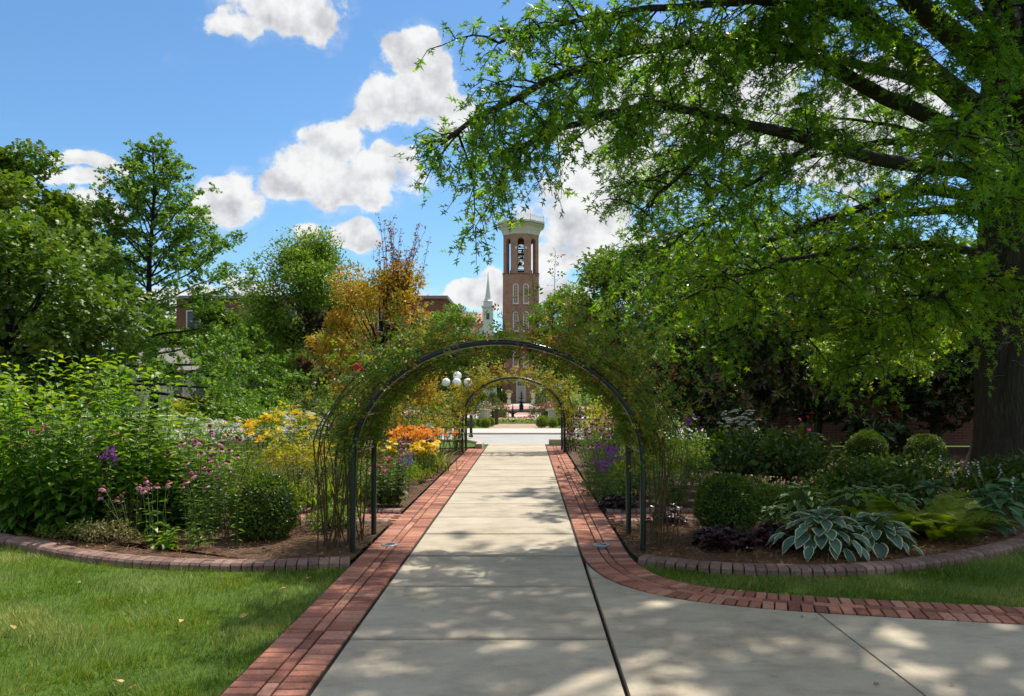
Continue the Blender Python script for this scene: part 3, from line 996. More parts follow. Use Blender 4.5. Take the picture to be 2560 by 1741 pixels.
def arch_panel(mb, w, z0, z1, hw, hz0, hz1, th, place, seg=8):
    """a wall panel w wide with one round-headed opening, th thick; place maps (across, out, up) to the world"""
    r = hw / 2
    arc = [(r * math.cos(t), hz1 - r + r * math.sin(t)) for t in np.linspace(PI, 0, seg + 1)]
    hole = [(-r, hz0)] + arc + [(r, hz0)]
    outer = [(-w / 2, z0), (-w / 2, z1), (w / 2, z1), (w / 2, z0)]
    quads = [((-w / 2, z0), (-r, z0), (-r, z1), (-w / 2, z1)), ((r, z0), (w / 2, z0), (w / 2, z1), (r, z1))]
    if hz0 > z0 + 1e-4:
        quads.append(((-r, z0), (r, z0), (r, hz0), (-r, hz0)))
    for (a, b) in zip(arc[:-1], arc[1:]):
        quads.append((a, b, (b[0], z1), (a[0], z1)))
    for q in quads:
        V = [place(x, 0, z) for x, z in q] + [place(x, -th, z) for x, z in q]
        mb.add(V, np.array([(0, 1, 2, 3), (7, 6, 5, 4)]))
    for a, b in zip(hole[:-1], hole[1:]):
        mb.add([place(a[0], 0, a[1]), place(b[0], 0, b[1]), place(b[0], -th, b[1]), place(a[0], -th, a[1])], np.array([(0, 1, 2, 3)]))
    for a, b in zip(outer, outer[1:] + outer[:1]):
        mb.add([place(a[0], 0, a[1]), place(b[0], 0, b[1]), place(b[0], -th, b[1]), place(a[0], -th, a[1])], np.array([(3, 2, 1, 0)]))


def octagon(mb, prof, c):
    """stacked octagon sections; prof of (half width across flats, z)"""
    k = 1 / math.cos(PI / 8)
    V, m = [], 8
    for r, z in prof:
        V += [(c[0] + r * k * math.sin(PI / 8 + j * PI / 4), c[1] + r * k * math.cos(PI / 8 + j * PI / 4), z) for j in range(8)]
    F = [(i * m + j, i * m + (j + 1) % m, (i + 1) * m + (j + 1) % m, (i + 1) * m + j) for i in range(len(prof) - 1) for j in range(m)]
    mb.add(V, np.array(F)[:, ::-1])
    mb.add(V[:8], [list(range(8))])
    mb.add(V[-8:], [list(range(8))[::-1]])


def tower():
    hw = 2.25
    root = thing('bell_tower', 'tall red brick bell tower with white cornice, behind the arches', 'tower', (TX, TY + hw, 0))
    # square shaft, slightly battered
    mb = MB()
    b0, b1 = 2.34, 2.24
    for z0, z1, a0, a1 in ((0, .5, 2.42, 2.42), (.5, 16.1, b0, b1)):
        V = [(-a0, -a0, z0), (a0, -a0, z0), (a0, a0, z0), (-a0, a0, z0), (-a1, -a1, z1), (a1, -a1, z1), (a1, a1, z1), (-a1, a1, z1)]
        mb.add(V, np.array([(0, 1, 5, 4), (1, 2, 6, 5), (2, 3, 7, 6), (3, 0, 4, 7), (4, 5, 6, 7)]))
    mb.build('shaft', 'tower_brick', root)
    MB().box(-2.30, 2.30, -2.30, 2.30, 16.1, 16.22).build('ledge', 'dark_brick', root)
    # octagonal belfry with eight tall openings
    mb = MB()
    ap = 2.22
    side = 2 * ap * math.tan(PI / 8)
    for j in range(8):
        a = j * PI / 4
        def place(x, o, z, a=a):
            ox, oy = math.sin(a), -math.cos(a)
            return ((ap + o) * ox + x * math.cos(a), (ap + o) * oy + x * math.sin(a), z)
        arch_panel(mb, side, 16.22, 21.15, .80, 16.30, 20.65, .50, place)
    mb.build('belfry_wall', 'tower_brick', root)
    mb = MB()
    octagon(mb, [(2.26, 21.15), (2.30, 21.45), (2.34, 21.47), (2.34, 21.68), (2.42, 21.72), (2.46, 21.95), (2.62, 22.15), (2.88, 22.32), (2.90, 22.36), (2.90, 22.52), (2.98, 22.54), (3.0, 22.74), (2.9, 22.78)], (0, 0))
    mb.build('cornice', 'pale_trim', root)
    mb = MB()
    octagon(mb, [(2.905, 22.40), (2.915, 22.41), (2.915, 22.47), (2.905, 22.48)], (0, 0))
    mb.build('cornice_painted_shadow', 'steel_dark', root)  # raised dark band painted in as a shadow line, no real gap
    # railing: rails and arched balusters all round
    mb = MB()
    k = 2.86 / math.cos(PI / 8)
    C = [(k * math.sin(PI / 8 + j * PI / 4), k * math.cos(PI / 8 + j * PI / 4)) for j in range(8)]
    for j in range(8):
        p, q = np.array(C[j]), np.array(C[(j + 1) % 8])
        for z in (22.86, 23.30, 23.46):
            mb.tube([(p[0], p[1], z), (q[0], q[1], z)], .022, 4)
        mb.tube([(p[0], p[1], 22.76), (p[0], p[1], 23.56)], .05, 5)
        for i in range(1, 13):
            t = p + (q - p) * i / 13
            mb.tube([(t[0], t[1], 22.78), (t[0], t[1], 23.50)], .018, 4)
    mb.build('railing', 'rail_white', root)
    # bells and their frame
    mb = MB()
    for x in (-.42, .42):
        for y in (-.6, .6):
            mb.tube([(x, y, 16.3), (x, y, 20.9)], .06, 4)
    for z in (16.9, 17.4, 18.2, 18.5, 18.9, 19.4, 19.7, 20.1):
        for y in (-.6, .6):
            mb.tube([(-.9, y, z), (.9, y, z)], .05, 4)
    for y in (-.6, .6):
        for z in (17.4, 18.1):
            mb.tube([(-.42, y, z), (.42, y, z + .75)], .035, 4).tube([(.42, y, z), (-.42, y, z + .75)], .035, 4)
    mb.box(-1.4, 1.4, -1.0, 1.0, 16.24, 16.75).box(-.8, .8, -.7, .7, 18.85, 19.02)
    mb.build('bell_frame', 'steel_dark', root)
    for (x, z, s) in ((-.15, 17.45, .9), (.18, 19.15, .55), (-.16, 19.75, .5), (.15, 18.35, .6)):
        MB().lathe([(.34 * s, 0), (.30 * s, .06 * s), (.22 * s, .25 * s), (.18 * s, .45 * s), (.10 * s, .55 * s), (.03, .58 * s)], 12).build('bell', 'steel_dark', root, True, (x, -.2, z))
    # windows in pairs, round-headed, white frames
    fm, gm, mm = MB(), MB(), MB()
    w_, h_ = .72, 2.5
    def pl(x, o, z):
        return (x, -o, z)
    arch_panel(fm, w_, 0, h_, .46, .14, h_ - .12, .10, lambda x, o, z: (x, -o - .05, z))
    fmesh = MB()
    r = w_ / 2
    ro, ri = r, .23
    ts = np.linspace(0, PI, 11)
    out_ = [(r, 0)] + [(ro * math.cos(t), h_ - ro + ro * math.sin(t)) for t in ts] + [(-r, 0)]
    in_ = [(ri, .12)] + [(ri * math.cos(t), h_ - ro + ri * math.sin(t)) for t in ts] + [(-ri, .12)]
    n = len(out_)
    V = [(x, -.07, z) for x, z in out_] + [(x, -.07, z) for x, z in in_] + [(x, .05, z) for x, z in out_] + [(x, .10, z) for x, z in in_]
    F = []
    for i in range(n - 1):
        F += [(i, n + i, n + i + 1, i + 1), (i, i + 1, 2 * n + i + 1, 2 * n + i), (n + i, 3 * n + i, 3 * n + i + 1, n + i + 1)]
    F += [(0, n - 1, 2 * n - 1, n)]
    fmesh.add(V, np.array(F))
    fmesh.box(-r - .06, r + .06, -.12, .04, -.07, .0)
    FR = fmesh.mesh('window_frame', 'white_paint')
    pane = MB()
    pv = [(ri * math.cos(t), .03, h_ - ro + ri * math.sin(t)) for t in ts]
    pane.add([(ri, .03, .12)] + pv + [(-ri, .03, .12)], [list(range(len(pv) + 2))[::-1]])
    PANE = pane.mesh('pane', 'glass_dark')
    bars = MB()
    bars.box(-.018, .018, -.01, .025, .12, h_ - .15)
    for z in (.55, .95, 1.35, 1.75, 2.05):
        bars.box(-ri, ri, -.012, .022, z - .018, z + .018)
    BARS = bars.mesh('glazing_bar', 'white_paint')
    for z in (12.4, 8.95, 4.55):
        bat = b0 + (b1 - b0) * (z + 1.2) / 16.1
        for x in (-.64, .64):
            f = link('window', FR, root, (x, -bat - .02, z))
            link('pane', PANE, f)
            link('glazing_bar', BARS, f)
    # door with transom light
    d = MB().box(-.60, -.40, -.13, .1, 0, 2.75).box(.40, .60, -.13, .1, 0, 2.75).box(-.60, .60, -.132, .1, 2.75, 3.0).box(-.72, .72, -.2, .1, 3.0, 3.1).box(-.4, .4, -.12, .1, 1.95, 2.12).build('door_frame', 'white_paint', root, loc=(0, -2.42, 0))
    dr = link('door', None, root, (0, -2.42, 0))
    for x in (-.27, 0, .27):
        MB().box(x - .128, x + .128, -.06, .05, .03, 1.94).build('door_plank', 'door_paint', dr)
    MB().box(.22, .27, -.12, -.06, .95, 1.05).build('handle', 'black_iron', dr)
    t = MB().box(-.36, .36, -.04, .0, 2.2, 2.68).build('transom_pane', 'glass_dark', d)
    MB().box(-.4, .4, -.09, -.03, 2.12, 2.2).box(-.4, .4, -.09, -.03, 2.68, 2.75).box(-.14, -.1, -.09, -.03, 2.2, 2.68).box(.1, .14, -.09, -.03, 2.2, 2.68).box(-.4, .4, -.088, -.03, 2.42, 2.45).build('transom_bar', 'white_paint', d)
    for x in (-.62, .66):
        MB().box(x - .12, x + .12, -ap - .04, -ap, 19.25, 19.52).build('plaque', 'white_paint', root)


tower()


# ------------------------------------------------------------------ far buildings
def church():
    D = 150.0
    x = (1107 - 1197) * D / 1800
    root = thing('church', 'white church with thin pointed spire and pink roof left of the brick tower', 'church', (x, D, 0))
    MB().box(-7.5, .0, .9, 24, 0, 12.0).build('nave', 'white_paint', root)
    r = MB()
    V = [(-8.0, .6, 12.0), (.5, .6, 12.0), (.5, 24.3, 12.0), (-8.0, 24.3, 12.0), (-3.75, .6, 16.2), (-3.75, 24.3, 16.2)]
    V2 = [(-8.0, 5, 12.0), (.6, 5, 12.0), (.6, 5, 16.4), (-8, 5, 16.4)]
    r.add(V, [(0, 4, 5, 3), (1, 2, 5, 4), (0, 3, 2, 1)])
    r.add([(-6.5, .5, 14.0), (-.4, .5, 14.0), (-.4, 7, 17.0), (-6.5, 7, 17.0), (-6.5, .5, 13.7), (-.4, .5, 13.7), (-.4, 7, 13.7), (-6.5, 7, 13.7)], [(0, 1, 2, 3), (4, 7, 6, 5), (0, 4, 5, 1), (1, 5, 6, 2), (2, 6, 7, 3), (3, 7, 4, 0)])
    r.build('roof', 'pink_roof', root)
    MB().add([(-8.0, .58, 12.0), (.5, .58, 12.0), (-3.75, .58, 16.2)], [(0, 1, 2)]).build('gable', 'white_paint', root)
    MB().box(-1.7, 1.7, -.8, 2.6, 0, 12.2).box(-1.0, 1.0, -.1, 1.9, 12.2, 17.3).box(-1.2, 1.2, -.3, 2.1, 17.3, 17.6).box(-.85, .85, .05, 1.75, 17.6, 18.5).build('steeple', 'white_paint', root)
    MB().lathe([(1.25, 12.2), (1.3, 12.3), (1.3, 12.45)], 8, (0, .9, 0)).build('steeple_cornice', 'white_paint', root)
    MB().lathe([(1.05, 18.5), (.75, 18.75), (.55, 19.3), (.30, 21.2), (.10, 22.9), (.04, 24.2)], 8, (0, .9, 0)).build('spire', 'white_paint', root)
    w = MB().box(-.3, .3, -.16, -.08, 15.0, 16.2).build('louvre', 'glass_dark', root)


church()


def gable_hall():
    D = 112.0
    x0 = (880 - 1197) * D / 1800
    x1 = (1004 - 1197) * D / 1800
    root = thing('hall', 'hall with pale green copper roof half hidden behind the round evergreen tree', 'building', ((x0 + x1) / 2, D, 0))
    w = (x1 - x0) / 2
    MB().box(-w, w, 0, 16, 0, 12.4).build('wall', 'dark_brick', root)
    MB().add([(-w - .5, -.5, 12.4), (w + .5, -.5, 12.4), (w + .5, 16.5, 12.4), (-w - .5, 16.5, 12.4), (-w * .1, 8, 16.0), (w * .1 - .2, 8, 16.0)], [(0, 1, 5, 4), (1, 2, 5), (2, 3, 4, 5), (3, 0, 4)]).build('roof', 'green_copper', root)
    for i in range(4):
        f = MB().box(-.7, .7, -.12, -.0, 0, 2.2).build('window', 'white_paint', root, loc=(-w + 1.2 + i * 1.6, 0, 8.2))
        MB().box(-.55, .55, -.16, -.12, .15, 2.05).build('pane', 'glass_dark', f)


gable_hall()


def brick_block():
    D = 82.0
    X = lambda px: (px - 1197) * D / 1800
    root = thing('brick_building', 'long flat-roofed red brick building behind the trees on the left', 'building', (X(400), D, 0))
    w = X(1010) - X(400)
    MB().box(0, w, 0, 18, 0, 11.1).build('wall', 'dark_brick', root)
    MB().box(-.3, w + .3, -.3, 18.3, 11.1, 11.4).build('roof', 'grey_roof', root)
    for r in range(3):
        for i in range(8):
            f = MB().box(-.75, .75, -.10, 0, 0, 1.9).build('window', 'white_paint', root, loc=(1.8 + i * 3.3, 0, 1.2 + r * 3.4))
            MB().box(-.60, .60, -.14, -.10, .12, 1.78).build('pane', 'glass_dark', f)


brick_block()


def grey_house():
    D = 64.0
    X = lambda px: (px - 1197) * D / 1800
    x0, x1 = X(250), X(490)
    root = thing('grey_roofed_house', 'low pale house with grey shingle roof behind the young oak trunk', 'house', ((x0 + x1) / 2, D, 0))
    w = (x1 - x0) / 2
    MB().box(-w + .4, w - .4, .4, 7.6, 0, 3.3).build('wall', 'wall_pale', root)
    MB().add([(-w, 0, 3.3), (w, 0, 3.3), (w, 8, 3.3), (-w, 8, 3.3), (-w + 1.2, 4, 5.3), (w - 1.2, 4, 5.3)], [(0, 1, 5, 4), (1, 2, 5), (2, 3, 4, 5), (3, 0, 4), (0, 3, 2, 1)]).build('roof', 'grey_roof', root)
    for i in range(4):
        f = MB().box(-.5, .5, .30, .4, 0, 1.4).build('window', 'white_paint', root, loc=(-w + 1.5 + i * 1.9, 0, 1.1))
        MB().box(-.4, .4, .27, .30, .1, 1.3).build('pane', 'glass_dark', f)


grey_house()


def garden_wall():
    root = thing('brick_wall', 'dark shaded brick wall behind the magnolias on the right', 'wall', (7.2, 24.2, 0))
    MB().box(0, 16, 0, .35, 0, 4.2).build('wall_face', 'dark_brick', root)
    MB().box(-.06, 16.06, -.06, .41, 4.2, 4.34).build('coping', 'pale_trim', root)
    for i in range(5):
        MB().box(i * 3.9 - .05, i * 3.9 + .45, -.14, .0, 0, 4.19).build('pier', 'dark_brick', root)


garden_wall()

# low walls in front of the tower
for x0, x1, s in ((-6.6, -2.55, 'left'), (1.0, 4.6, 'right')):
    r_ = thing('low_wall', 'low red brick wall %s of the opening to the tower door' % s, 'wall', (x0, 82.5, 0), group='low brick walls before the tower')
    MB().box(0, x1 - x0, 0, .4, 0, .36).build('wall_face', 'tower_brick', r_)
    MB().box(-.03, x1 - x0 + .03, -.03, .43, .36, .42).build('coping', 'dark_brick', r_)


# ------------------------------------------------------------------ garden furniture
def fountain():
    root = thing('fountain', 'slim dark three-tier fountain in the middle of the brick plaza', 'fountain', (-.47, 61.0, 0))
    MB().lathe([(1.75, 0), (1.75, .10), (1.66, .12), (1.6, .04), (.3, .03)], 32).build('basin', 'black_iron', root)
    MB().lathe([(.21, 0), (.21, .05), (.17, .07), (.16, .50), (.19, .54), (.10, .58), (.08, .66)], 12).build('pedestal', 'black_iron', root)
    MB().lathe([(.06, .64), (.20, .70), (.36, .76), (.37, .79), (.30, .77), (.06, .73)], 20).build('bowl', 'black_iron', root, True)
    MB().lathe([(.05, .74), (.07, .85), (.05, .95), (.06, 1.0)], 10).build('stem', 'black_iron', root, True)
    MB().lathe([(.05, .98), (.14, 1.02), (.24, 1.06), (.24, 1.09), (.05, 1.06)], 16).build('bowl', 'black_iron', root, True)
    MB().lathe([(.04, 1.06), (.05, 1.18), (.10, 1.22), (.13, 1.26), (.04, 1.27), (.05, 1.36), (.07, 1.42), (.02, 1.56), (.005, 1.66)], 10).build('finial', 'black_iron', root, True)


fountain()


def blossom_mass(root, r, h, n, mats, size=.055, leaf='mid_leaf'):
    """a dome of leaves with flowers of several colours"""
    mb = MB()
    d = rdir(n, 1, .35)
    d[:, 2] = np.abs(d[:, 2])
    P = d * np.array((r, r, h)) * RNG.uniform(.5, 1.0, (n, 1))
    leaves(mb, LEAF, P, d + rdir(n) * .7, d + rdir(n) * .5, RNG.uniform(.8, 1.5, n) * size, RNG.uniform(0, 1, n))
    mb.build('foliage', leaf, root, kind='stuff')
    for i, (m_, k) in enumerate(mats):
        fb = MB()
        a = R(i * 120 + 30)
        d = rdir(k, .8, .6)
        d[:, 2] = np.abs(d[:, 2])
        d[:, :2] += np.array((math.cos(a), math.sin(a))) * .35
        d = nrm(d)
        P = d * np.array((r, r, h)) * RNG.uniform(.92, 1.12, (k, 1))
        for q in range(5):
            dd = nrm(d + rdir(k) * .9)
            leaves(fb, LEAF, P, dd, d, size * 1.05, RNG.uniform(0, 1, k))
        fb.build('blossoms', m_, root, kind='stuff')


def urn(name, label, loc, s, flowers):
    root = thing(name, label, 'urn', loc, group='planted stone urns')
    MB().box(-.17 * s, .17 * s, -.17 * s, .17 * s, 0, .07 * s).build('plinth', 'cream_stone', root)
    body = MB()
    sides = 24
    prof = [(.13, .07), (.14, .10), (.075, .15), (.07, .21), (.15, .27), (.22, .36), (.215, .50), (.22, .62), (.26, .70), (.28, .74), (.275, .77), (.22, .76), (.2, .68)]
    body.lathe([(a * s, b * s) for a, b in prof], sides)
    body.build('vessel', 'cream_stone', root, True)
    fl = MB()
    for j in range(12):
        t = j * PI / 6
        fl.tube([(.222 * s * math.cos(t), .222 * s * math.sin(t), z * s) for z in (.36, .5, .63)], .016 * s, 4)
    fl.build('fluting', 'cream_stone', root, True)
    top = link('planting', None, root, (0, 0, .76 * s))
    blossom_mass(top, .36 * s, .34 * s, 260, flowers)
    return root


urn('planted_urn', 'cream urn of magenta and pink flowers right of the garden entry', (1.14, 38.2, 0), 1.0, [('hot_pink_petal', 46), ('hot_pink_petal', 40), ('white_petal', 20)])
urn('planted_urn', 'cream urn of pale and dark pink flowers left of the garden entry', (-2.05, 38.2, 0), 1.0, [('pink_petal', 40), ('magenta_petal', 34), ('white_petal', 14)])
for px, s in ((1155, 'left'), (1210, 'right')):
    o = urn('pedestal_urn', 'small white urn of peach flowers on a tall pedestal %s of the tower door' % s, ((px - 1197) * 88 / 1800, 88.0, .55), 1.0, [('orange_petal', 16), ('white_petal', 40), ('yellow_petal', 16)])
    MB().box(-.2, .2, -.2, .2, -.55, 0).box(-.26, .26, -.26, .26, -.55, -.45).build('pedestal', 'white_paint', o)


def bollard(label, x, y, h):
    root = thing('bollard', label, 'bollard', (x, y, 0), group='black bollards by the garden entry')
    MB().lathe([(.075, 0), (.075, .06), (.052, .08), (.05, h - .10), (.062, h - .09), (.062, h - .05)], 14).build('post', 'black_iron', root, True)
    MB().lathe([(.055, h - .05), (.06, h - .02), (.03, h), (.002, h + .01)], 14).build('cap', 'black_iron', root, True)


bollard('black bollard at the left end of the drive crossing, near the far arch', -2.02, 28.4, .80)
bollard('black bollard at the left of the garden entry beside the blue-green shrub', -1.62, 37.6, .70)
bollard('black bollard at the right of the garden entry beside the blue-green shrub', .92, 37.6, .70)
bollard('short black bollard between the left round shrubs and the entry', -1.86, 37.0, .34)
# timber post beside the left bollard
o_ = thing('timber_post', 'thick brown timber post just behind the left entry bollard', 'post', (-1.50, 38.4, 0))
MB().box(-.085, .085, -.085, .085, 0, .72).build('post', 'far_bark', o_)
MB().box(-.10, .10, -.10, .10, .72, .76).build('cap', 'far_bark', o_)


def planter(label, x, y):
    root = thing('box_planter', label, 'planter', (x, y, 0), group='black box planters with red flowers')
    mb = MB()
    mb.add([(-.22, -.22, 0), (.22, -.22, 0), (.22, .22, 0), (-.22, .22, 0), (-.30, -.30, .52), (.30, -.30, .52), (.30, .30, .52), (-.30, .30, .52)], np.array([(0, 1, 5, 4), (1, 2, 6, 5), (2, 3, 7, 6), (3, 0, 4, 7), (4, 5, 6, 7)]))
    mb.build('tub', 'black_iron', root)
    MB().box(-.32, .32, -.32, .32, .52, .57).build('rim', 'black_iron', root)
    top = link('planting', None, root, (0, 0, .57))
    blossom_mass(top, .42, .36, 200, [('red_petal', 40), ('red_petal', 30)], .06)


planter('black box planter of red flowers left of the small bed', -1.5, 46.0)
planter('black box planter of red flowers right of the small bed, mostly behind the bollard', 1.15, 46.6)


def lamp_post():
    x, y = (1037 - 1197) * 38 / 1800, 38.0
    root = thing('globe_lamp', 'street lamp with a cluster of white globes left of the far arch', 'street lamp', (x, y, 0))
    MB().lathe([(.17, 0), (.17, .25), (.10, .32), (.07, .5), (.055, 1.6), (.07, 1.75), (.05, 1.8), (.04, 2.05)], 14).build('post', 'black_iron', root, True)
    g = MB().lathe([(.001, -.205)] + [(.205 * math.cos(t), .205 * math.sin(t)) for t in np.linspace(-PI / 2 + .2, PI / 2 - .2, 11)] + [(.001, .205)], 20).mesh('globe', 'globe_glass', True)
    link('globe', g, root, (.02, 0, 2.36))
    for ang in (0, 90, 180, 270):
        a = R(ang + 4)
        c = (.52 * math.cos(a), .52 * math.sin(a))
        arm = MB().tube(spline([(0, 0, 1.75), (c[0] * .5, c[1] * .5, 1.66), (c[0], c[1], 1.74), (c[0], c[1], 1.84)], 8), .022, 6).lathe([(.07, 1.80), (.08, 1.84), (.07, 1.88)], 10, (c[0], c[1], 0)).build('arm', 'black_iron', root)
        link('globe', g, arm, (c[0], c[1], 2.05))


lamp_post()


def flower_bed_sundial():
    root = thing('sundial', 'small dark spike ornament in the round bed of red flowers', 'ornament', (-.77, 41.5, 0))
    MB().lathe([(.22, 0), (.20, .14), (.09, .18), (.07, .42), (.16, .47), (.24, .50), (.24, .53)], 12).build('pedestal', 'black_iron', root)
    MB().lathe([(.04, .53), (.03, .8), (.002, .98)], 6).build('spike', 'black_iron', root)
    bed = thing('flower_bed', 'small round bed of red and pale flowers between the entry bollards', 'flower bed', (-.40, 41.5, 0))
    n = 1500
    P = np.column_stack([RNG.uniform(-1.7, 1.7, n), RNG.uniform(-1.6, 1.6, n), RNG.uniform(.02, .20, n)])
    mb = MB()
    leaves(mb, LEAF, P, rdir(n, .5, .5), rdir(n, .4, 1), .09, RNG.uniform(0, 1, n))
    mb.build('foliage', 'bright_box_leaf', bed, kind='stuff')
    for m_, y0, y1, k in (('white_petal', -1.6, -.8, 160), ('red_petal', -.6, .9, 420), ('yellow_petal', -1.5, -.5, 120)):
        fb = MB()
        P = np.column_stack([RNG.uniform(-1.7, 1.7, k), RNG.uniform(y0, y1, k), RNG.uniform(.17, .26, k)])
        for q in range(3):
            leaves(fb, LEAF, P, rdir(k, .4, .4), rdir(k, .3, 1), .07, RNG.uniform(0, 1, k))
        fb.build('blossoms', m_, bed, kind='stuff')


flower_bed_sundial()


# round in-ground lights in the brick border
def ground_light(label, x, y):
    root = thing('ground_light', label, 'light', (x, y, .006), group='round lights set in the brick border')
    MB().lathe([(.095, -.01), (.095, .006), (.088, .009), (.060, .009), (.056, .004), (.001, .004)], 28).build('rim', 'lamp_metal', root)
    MB().lathe([(.058, .001), (.050, .008), (.02, .011), (.001, .012)], 24).build('lens', 'glass_dark', root, True)


ground_light('round metal light in the left brick border beside the arch', -1.505, 8.67)
ground_light('round metal light in the right brick border beside the arch', .812, 8.65)


# ------------------------------------------------------------------ the two arches


def arch_path(cx, w, zs, top, n=44):
    """legs straight up to zs, then a half ellipse"""
    P = [(cx - w / 2, z) for z in np.linspace(-.1, zs, 6)[:-1]]
    for t in np.linspace(PI, 0, n):
        P.append((cx + w / 2 * math.cos(t), zs + (top - zs) * math.sin(t)))
    P += [(cx + w / 2, z) for z in np.linspace(zs, -.1, 6)[1:]]
    return np.array(P)


def make_arch(label, cx, y0, depth, w, zs, top):
    root = thing('garden_arch', label, 'arch', (cx, y0, 0), group='green metal rose arches')
    A = arch_path(0, w, zs, top)
    for k, dy in enumerate((0, depth)):
        P = np.column_stack([A[:, 0] * (1 if k == 0 else .985), np.full(len(A), dy), A[:, 1]])
        MB().tube(P, .031, 12).build('hoop', 'arch_paint', root, True)
    n = len(A)
    for f in (.115, .20, .30, .41, .5, .59, .70, .80, .885):
        i = f * (n - 1)
        x = np.interp(i, np.arange(n), A[:, 0])
        z = np.interp(i, np.arange(n), A[:, 1])
        MB().tube([(x, -.0, z), (x * .985, depth, z)], .012, 6).build('crossbar', 'galvanised', root)
    return A


ARCH1 = make_arch('near dark green metal arch over the walk, wrapped in rose canes', -.305, 8.2, 1.0, 3.0, .95, 2.19)
ARCH2 = make_arch('far dark green metal arch over the walk, before the drive', -.38, 21.4, 1.0, 2.75, .85, 2.02)

# ------------------------------------------------------------------ trees


def sub_branches(limb, r0, r1, f0, f1, step, lmin, lmax, spread=1.0, droop=.25, up=0.0):
    """side branches along a limb: list of point arrays"""
    P = np.asarray(limb, float)
    L = curve_len(P)
    n = max(2, int(L * (f1 - f0) / step))
    T = nrm(np.gradient(P, axis=0))
    out = []
    for i in range(n):
        f = f0 + (f1 - f0) * (i + RNG.uniform(0, 1)) / n
        k = f * (len(P) - 1)
        p = np.array([np.interp(k, np.arange(len(P)), P[:, c]) for c in range(3)])
        t = nrm(np.array([np.interp(k, np.arange(len(P)), T[:, c]) for c in range(3)]))
        side = nrm(np.cross(t, (0, 0, 1)))
        a = RNG.uniform(0, 2 * PI)
        lat = side * math.cos(a) + np.cross(side, t) * math.sin(a) * .8
        d = nrm(t * RNG.uniform(.2, .9) + lat * spread + np.array((0, 0, up)))
        d[2] = max(d[2], -.30)
        d = nrm(d)
        ln = RNG.uniform(lmin, lmax) * (1.05 - .45 * f)
        m = 5
        s = np.linspace(0, 1, m)[:, None]
        wob = RNG.normal(0, .06, 3)
        Q = p + d * ln * s + np.array((0, 0, -1.0)) * droop * ln * s ** 2 + wob * ln * np.sin(s * PI)
        out.append(Q)
    return out


def sprays(lb, branches, per, t, size, llen, droop=.35, tint=(.5, .22), nbias=(0, 0, 1), twig=None, start=.2, clump=True):
    """twigs with leaves along each branch, written into the leaf builder lb"""
    for Q in branches:
        L = curve_len(Q)
        n = max(2, int(per * L))
        f = RNG.uniform(start, 1.0, n)
        k = f * (len(Q) - 1)
        P0 = np.stack([np.interp(k, np.arange(len(Q)), Q[:, c]) for c in range(3)], -1)
        d0 = nrm(Q[-1] - Q[0])
        D = nrm(d0 * .7 + rdir(n, .55) + (0, 0, -.05))
        ln = RNG.uniform(.5, 1.0, n) * llen
        m = 7
        s = np.linspace(.25, 1, m)
        tp = P0[:, None, :] + D[:, None, :] * (ln[:, None] * s[None])[..., None]
        tp[..., 2] -= droop * ln[:, None] * s[None] ** 2
        tp = tp.reshape(-1, 3)
        if twig is not None:
            for i in range(0, n, 2):
                twig.tube([P0[i], P0[i] + D[i] * ln[i] * .5, tp[i * m + m - 1]], [.008, .005, .003], 3)
        N = len(tp)
        LD = nrm(np.repeat(D, m, 0) * .6 + rdir(N, .7) + (0, 0, -.25))
        LN = nrm(np.array(nbias) + rdir(N) * .75)
        base = np.repeat(RNG.normal(tint[0], tint[1] * .6, n), m) if clump else tint[0]
        leaves(lb, t, tp + rdir(N) * .02, LD, LN, RNG.uniform(.5, 1.28, N) * size, base + RNG.normal(0, tint[1], N))


